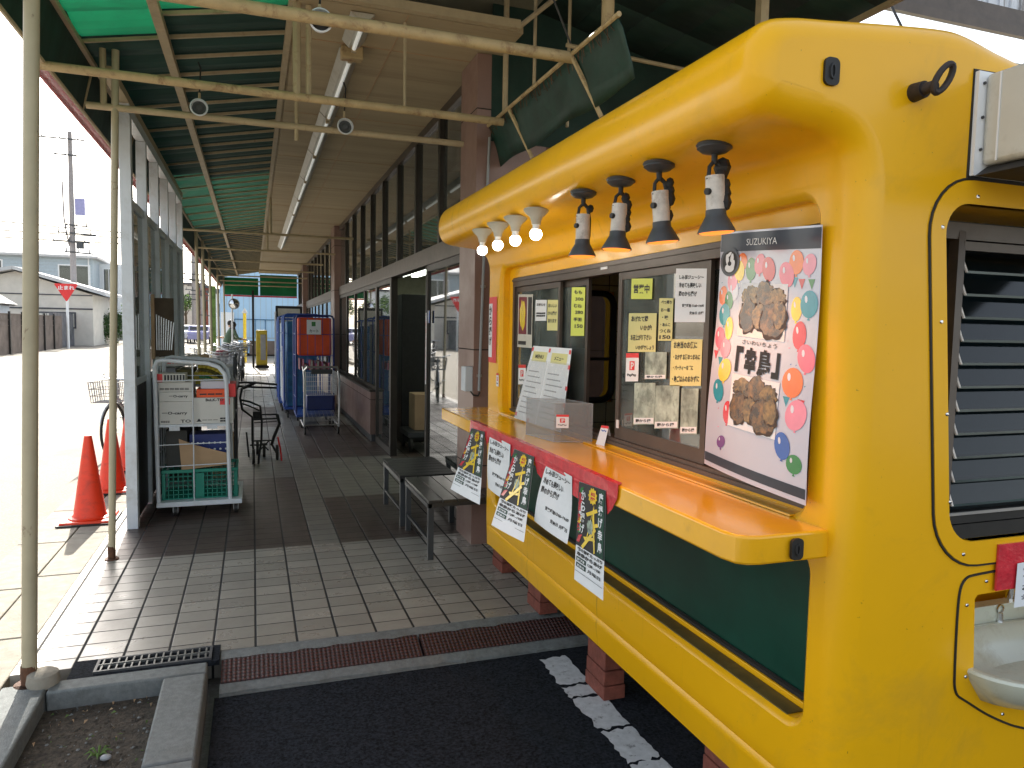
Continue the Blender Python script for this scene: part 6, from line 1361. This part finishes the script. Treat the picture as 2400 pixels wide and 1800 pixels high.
note('paper_note', 3.310, 3.155, 1.575, 1.815, 1.577, 1.808, 'tall lime menu note on the narrow sash by the open gap', 'paper_lime', (('もも', .2, .8, .86, .94), ('300', .3, .9, .72, .79), ('むね', .2, .8, .58, .66), ('280', .3, .9, .45, .52), ('手羽', .2, .8, .30, .38), ('150', .3, .9, .16, .24)), x=1.4885)
# big glossy poster with balloons
AT = bil((1.398, 1.965, 1.918), (1.385, 1.515, 1.884), (1.372, 1.515, 1.150), (1.378, 1.985, 1.178), NX)
PM = ['paper_gloss', 'navy', 'white', 'b_orange', 'b_yellow', 'b_green', 'b_pink', 'b_red', 'b_teal', 'b_blue', 'b_purple', 'b_white', 'b_rose', 'chicken', 'chicken_b', 'ink', 'paper', 'chick_dark']
C('chick_dark', (0.045, 0.018, 0.006), 0.4, var=0.5, vs=40)
ix = {k: i for i, k in enumerate(PM)}
g = MB(); CV = 0.010
def A_(l): return AT(l, -CV)
def A2(l):
    base = AT(l)
    return lambda u, v: base(u, v)+Vector((-1, 0, 0))*(0.012*math.sin(math.pi*u)*(0.3+0.7*(1-v))+0.004*math.sin(7*v))
patch(g, A2(0), 0, 1, 0, 1, 0, 24, 40)
patch(g, A2(1), 0.006, 0.994, 0.918, 0.992, 1, 20, 1); patch(g, A2(1), 0.006, 0.994, 0.020, 0.058, 1, 20, 1)
put_text(g, 'SUZUKIYA', A2(2.5), .31, .62, .940, .966, 2, 0.0)
B_ = [('orange', .27, .875, .055, .036), ('rose', .17, .80, .06, .045), ('yellow', .24, .84, .06, .042), ('green', .37, .845, .055, .046), ('pink', .46, .865, .055, .040), ('red', .55, .845, .065, .046), ('orange', .80, .87, .062, .045), ('rose', .91, .862, .055, .038), ('pink', .72, .825, .068, .046),
      ('white', .18, .755, .065, .043), ('orange', .065, .735, .05, .040), ('green', .14, .715, .05, .038), ('teal', .10, .655, .065, .046), ('yellow', .17, .60, .045, .048), ('pink', .07, .555, .06, .046), ('rose', .15, .515, .06, .040), ('yellow', .17, .425, .075, .048), ('teal', .12, .335, .065, .046), ('red', .25, .255, .05, .048), ('purple', .20, .125, .05, .026),
      ('yellow', .82, .70, .045, .045), ('teal', .92, .72, .07, .050), ('red', .86, .605, .055, .052), ('pink', .93, .525, .072, .050), ('orange', .84, .430, .085, .056), ('rose', .89, .315, .085, .056), ('blue', .80, .190, .065, .050), ('green', .90, .135, .062, .036)]
for k, (c, u, v, ru, rv) in enumerate(B_):
    l = 1.2+0.12*(k % 9); ellipse(g, A2(l), u, v, ru, rv, ix['b_'+c], 20, 0.25*math.sin(k*2.1)); g.add([A2(l)(u-0.01, v-rv-0.008), A2(l)(u+0.012, v-rv-0.008), A2(l)(u, v-rv+0.004)], [(0, 1, 2)], ix['b_'+c])
    ellipse(g, A2(l+0.5), u-ru*0.35, v+rv*0.35, ru*0.16, rv*0.28, ix['b_white'], 8, 0.5)
for k in range(7): u = [.79, .85, .93, .80, .92, .04, .10][k]; v = [.815, .81, .81, .375, .375, .50, .475][k]; g.add([A2(1)(u-.028, v), A2(1)(u+.028, v), A2(1)(u+.004, v-.038)], [(0, 1, 2)], ix[['b_teal', 'b_red', 'b_green', 'b_teal', 'b_red', 'b_red', 'b_teal'][k]])
rd = random.Random(15)
for k in range(26): u, v = rd.choice((rd.uniform(.03, .25), rd.uniform(.75, .97))), rd.uniform(.1, .9); a = rd.uniform(0, 3); d = .012; g.add([A2(1)(u, v), A2(1)(u+d*math.cos(a), v+d*.5*math.sin(a)), A2(1)(u+d, v+.006)], [(0, 1, 2)], ix[rd.choice(['b_red', 'b_teal', 'b_blue', 'b_rose'])])
def chick(v0, u0):
    patch(g, A2(2.6), u0, u0+.47, v0, v0+.215, ix['paper'], 10, 2)
    S_ = [(.11, .165, .085, .034), (.25, .165, .075, .052), (.37, .155, .065, .038), (.09, .085, .075, .058), (.21, .085, .06, .045), (.34, .075, .10, .060), (.40, .10, .05, .045)]
    for k, (u, v, ru, rv) in enumerate(S_): blob(g, A2(3.1+0.25*k), u0+.016+u, v0+v-.004, ru*1.24, rv*1.22, ix['chick_dark'], 7*k+1, 26, .12); blob(g, A2(3.2+0.25*k), u0+.01+u, v0+v, ru*1.13, rv*1.12, ix['chicken' if k % 2 else 'chicken_b'], int(v0*100)+k, 26, .13)
chick(.575, .27); chick(.205, .27)
put_text(g, 'さいわいちょう', A2(2.8), .34, .68, .545, .563, ix['ink'], 0.008)
for s, a, b_ in (('「', .285, .36), ('幸', .375, .50), ('鳥', .515, .64), ('」', .655, .72)): put_text(g, s, A2(3.0), a, b_, .43, .535 if s != '」' else .53, ix['ink'], 0.055 if s in '幸鳥' else 0.06)
ellipse(g, A2(3.4), .13, .875, .115, .060, ix['navy'], 28); ellipse(g, A2(3.6), .13, .874, .090, .047, ix['ink'], 28)
for (u, v, ru, rv, rr) in ((.13, .850, .055, .018, 0), (.10, .885, .018, .024, .5), (.155, .885, .02, .026, -.4), (.12, .905, .03, .008, .3), (.175, .865, .014, .02, -.6)): ellipse(g, A2(3.9), u, v, ru, rv, ix['white'], 14, rr)
ellipse(g, A2(4.2), .13, .868, .022, .010, ix['ink'], 10)
tag(g.build('poster', PM, sharp=60), 'large glossy poster of fried chicken and balloons hanging on the kiosk window', 'poster')
# red side sign on the jamb
at = bil((1.3965, 4.355, 1.80), (1.3965, 4.205, 1.80), (1.3965, 4.205, 1.395), (1.3965, 4.355, 1.395), NX)
g = MB(); patch(g, at(0), 0, 1, 0, 1, 0); patch(g, at(1), 0.0, .45, .08, .90, 1); vtext(g, 'から揚げ', at(2), .22, .34, .86, .62, 2, .04)
tag(g.build('jamb_sign', ['red', 'white', 'ink']), 'red vertical sign with a white strip on the far jamb of the kiosk', 'sign')
# red banner with flyers along the counter
g = MB(); bx = 1.1205
P = [(3.80, 1.102), (3.40, 1.104), (3.0, 1.101), (2.6, 1.104), (2.2, 1.102), (2.08, 1.103), (2.085, 1.055), (2.12, 1.012), (2.155, 0.985), (2.17, 1.03), (2.36, 1.035), (2.39, 0.985), (2.44, 0.99), (2.455, 1.045), (2.70, 1.05), (2.745, 0.99), (2.80, 1.0), (2.83, 1.045), (3.08, 1.05), (3.12, 1.015), (3.15, 1.055), (3.45, 1.06), (3.49, 1.01), (3.52, 1.055), (3.76, 1.05), (3.82, 1.035)]
g.prism([(a, b_) for a, b_ in P], lambda u, v, q: (bx-0.0016*q-0.002*math.sin(u*31), u, v))
g.add([(bx-0.001, 3.80, 1.1018), (bx+0.026, 3.78, 1.1022), (bx+0.024, 2.10, 1.1022), (bx-0.001, 2.08, 1.1018)], [(0, 1, 2, 3)])
tag(g.build('red_tape', 'red_film'), 'crumpled red tape along the front edge of the kiosk counter', 'tape')
FMATS = ['paper', 'ink', 'b_yellow', 'b_red', 'navy', 'b_green', 'olive', 'green_panel', 'photo_print']
def flyer(TL, TR, BR, BL, lab, curl):
    at0 = bil(TL, TR, BR, BL, NX); at = lambda l: at0(l*1.4, curl)
    g = MB(); patch(g, at(0), 0, 1, 0, 1, 0, 6, 10)
    patch(g, at(1), .0, 1, .36, 1.0, 1, 6, 6); patch(g, at(2), .74, .98, .37, .99, 7, 2, 6)
    for k in range(6): v = .40+.095*k; g.add([at(2)(.03+.03*(k % 2), v), at(2)(.10, v+.07), at(2)(.22, v+.09), at(2)(.13, v+.0)], [(0, 1, 2, 3)], [3, 5, 2, 0, 3, 5][k])
    g.add([at(2.5)(a, b_) for a, b_ in ((.30, .40), (.36, .44), (.62, .83), (.70, .38), (.66, .37), (.57, .70), (.40, .44))], [(0, 1, 2, 6), (2, 3, 4, 5)], 2)
    for (a, b_, c, d) in ((.40, .60, .80, .67), (.34, .72, .76, .80), (.22, .38, .72, .62), (.28, .48, .70, .52)): g.add([at(2.7)(a, b_), at(2.7)(a+.05, b_-.028), at(2.7)(c, d-.028), at(2.7)(c-.04, d)], [(0, 1, 2, 3)], 2)
    vtext(g, 'から揚げ', at(3), .22, .17, .93, .44, 0, .02); vtext(g, '鶏旨から', at(3.3), .10, .10, .90, .40, 3, .03)
    blob(g, at(3), .50, .60, .10, .07, 8, 5)
    n = 22; vs = [at(3.6)(.57+(.17 if k % 2 else .13)*math.cos(2*math.pi*k/n), .905+(.085 if k % 2 else .066)*math.sin(2*math.pi*k/n)) for k in range(n)]; g.add(vs, [tuple(range(n))], 2)
    put_text(g, '本日', at(4), .50, .66, .905, .945, 3, .05); put_text(g, '開店', at(4), .50, .66, .862, .898, 3, .05)
    vtext(g, '唐揚げ幸鳥', at(3), .86, .15, .965, .57, 0, .03)
    put_text(g, '鶏の旨味たっぷり', at(2), .08, .95, .315, .352, 1, .04); put_text(g, '幸鳥からあげ', at(2), .06, .95, .265, .305, 1, .05)
    for v, s, q in ((.215, '営業時間', '12時~19時'), (.155, '定休日', '月曜日')):
        patch(g, at(2), .06, .40, v-.005, v+.04, 7); put_text(g, s, at(3), .10, .36, v+.004, v+.030, 0, .03); put_text(g, q, at(2), .46, .90, v, v+.034, 1, .02)
    patch(g, at(2), .03, .97, .105, .109, 1)
    tag(g.build('flyer', FMATS), lab, 'flyer', 'printed flyers hanging from the counter')
flyer((1.116, 3.762, 1.063), (1.116, 3.523, 1.075), (1.056, 3.400, 0.728), (1.000, 3.755, 0.735), 'farthest printed flyer, swinging out from the counter end', 0.004)
flyer((1.116, 3.071, 1.060), (1.116, 2.825, 1.066), (1.046, 2.745, 0.726), (0.996, 3.027, 0.729), 'middle printed flyer between the two white handwritten sheets', 0.004)
flyer((1.116, 2.374, 1.053), (1.116, 2.161, 1.065), (1.106, 2.141, 0.693), (1.096, 2.355, 0.697), 'nearest printed flyer hanging straight before the green panel', 0.0)
def sheet(TL, TR, BR, BL, lab):
    at0 = bil(TL, TR, BR, BL, NX); at = lambda l: (lambda u, v: at0(l*1.3)(u, v)+Vector((-1, 0, 0))*0.006*math.sin(3*u+4*v))
    g = MB(); patch(g, at(0), 0, 1, 0, 1, 0, 8, 10)
    for s, a, b_, c, d in ((HW[0], .06, .94, .84, .93), (HW[1], .06, .70, .68, .79), (HW[2], .06, .60, .53, .64), ('営業時間12:00~19:00', .30, .95, .30, .36), ('定休日 月曜日', .5, .95, .15, .21)): put_text(g, s, at(1.5), a, b_, c, d, 1, .03, wob=0.005)
    tag(g.build('handwritten_sheet', ['paper', 'ink']), lab, 'paper sheet', 'handwritten sheets hanging from the counter')
sheet((1.1165, 3.456, 1.070), (1.1165, 3.119, 1.072), (1.10, 3.161, 0.808), (1.10, 3.404, 0.811), 'white handwritten sheet hanging left of the middle flyer')
sheet((1.1165, 2.703, 1.060), (1.1165, 2.431, 1.060), (1.108, 2.448, 0.799), (1.098, 2.767, 0.808), 'white handwritten sheet hanging before the green panel, left of the nearest flyer')
# leaning menu in clear sleeves
at0 = bil((1.445, 3.707, 1.515), (1.445, 3.194, 1.515), (1.40, 3.20, 1.108), (1.375, 3.80, 1.108), (-1, 0, 0.1))
t = thing('menu_board', (1.41, 3.5, 1.10), 'shiny plastic sleeved menu sheets leaning against the far kiosk window', 'menu')
g = MB(); patch(g, at0(0), 0, 1, 0, 1, 0, 3, 3)
for u in (.06, .55): patch(g, at0(1), u, u+.38, .80, .93, 1); put_text(g, 'MENU' if u < .3 else 'メニュー', at0(2), u+.08, u+.30, .84, .89, 2, .03)
for u in (.06, .54):
    for k in range(9): patch(g, at0(1), u, u+.36-.05*(k % 3), .10+.07*k, .115+.07*k, 4)
for u, v in ((0, .93), (.46, .93), (.95, .93), (.97, .75), (.97, .5), (.97, .3), (.0, .04), (.3, .0)): patch(g, at0(2), u, u+.045, v, v+.05, 3)
g.build('sheets', ['paper', 'paper_yellow', 'ink', 'red', 'grey'], t)
g = MB(); patch(g, at0(5), 0.0, .49, 0, .82, 0, 8, 8); patch(g, at0(5), .51, 1, 0, .82, 0, 8, 8); g.build('clear_sleeve', 'vinyl', t)
# clear plastic box
t = thing('clear_box', (1.33, 3.05, 1.10), 'frosted clear plastic box with a payment sticker on the counter', 'plastic box')
B0, B1, B2 = Vector((1.272, 2.985, 1.099)), Vector((1.232, 3.235, 1.099)), Vector((1.432, 2.925, 1.099)); B3 = B1+(B2-B0); H_ = Vector((0, 0, 0.175))
g = MB(); e = 0.0
c0, c1, c2, c3 = B0, B1, B2, B3
g.add([c0, c1, c3, c2, c0+H_, c1+H_, c3+H_, c2+H_], [(0, 1, 5, 4), (1, 2, 6, 5), (2, 3, 7, 6), (3, 0, 4, 7), (4, 5, 6, 7)]); g.build('walls', 'clear_plastic', t)
g = MB()
for a, b_ in ((c0, c1), (c1, c3), (c3, c2), (c2, c0)): g.tube([a+H_, b_+H_], 0.003, 5); g.tube([a+Vector((0, 0, .003)), b_+Vector((0, 0, .003))], 0.0025, 5)
for a in (c0, c1, c2, c3): g.tube([a, a+H_], 0.0022, 5)
g.build('edges', 'vinyl', t)
dn = (c2-c0); nrm = Vector((dn.y, -dn.x, 0)).normalized(); nrm = nrm if nrm.y < 0 else -nrm
p = lambda u, v: c0+dn*u+Vector((0, 0, v))
at = bil(p(.05, .125), p(.38, .125), p(.38, .065), p(.05, .065), nrm)
g = MB(); fo = lambda l: at(l+2); patch(g, fo(0), 0, 1, 0, 1, 0); pay(g, fo); g.build('payment_sticker', ['white', 'ink', 'red'], t)
# small tent card
at = bil((1.452, 2.872, 1.185), (1.462, 2.822, 1.187), (1.430, 2.80, 1.099), (1.420, 2.862, 1.099), (-1, -.8, .3))
g = MB(); patch(g, at(0), 0, 1, 0, 1, 0); patch(g, at(1), 0, 1, .88, 1, 1); put_text(g, 'PayPay', at(1), .15, .85, .70, .80, 2, .03)
g.add([(1.452, 2.872, 1.185), (1.462, 2.822, 1.187), (1.485, 2.83, 1.099), (1.475, 2.885, 1.099)], [(0, 1, 2, 3)], 0)
tag(g.build('tent_card', ['paper', 'red', 'b_blue'], solid=0.001), 'tiny folded tent card standing on the counter beside the clear box', 'tent card')
# red sheet and note under the near side window
g = MB(); g.box(1.925, 2.5, 1.388, 1.3935, 0.905, 1.035, 0); tag(g.build('red_cloth', 'red_film'), 'red sheet taped across the yellow panel under the louvre window', 'red sheet')
at = bil((1.995, 1.383, 0.978), (2.2, 1.383, 0.985), (2.2, 1.383, 0.85), (1.990, 1.381, 0.853), (0, -1, 0))
g = MB(); patch(g, at(0), 0, 1, 0, 1, 0)
for k, s in enumerate(('ここで', 'て洗い', 'お願い', '幸鳥')): put_text(g, s, at(1), .12, .8, .80-.22*k, .95-.22*k, 1, .02)
tag(g.build('hand_written_note', ['paper', 'ink']), 'white handwritten note stuck on the red sheet above the basin', 'notice')
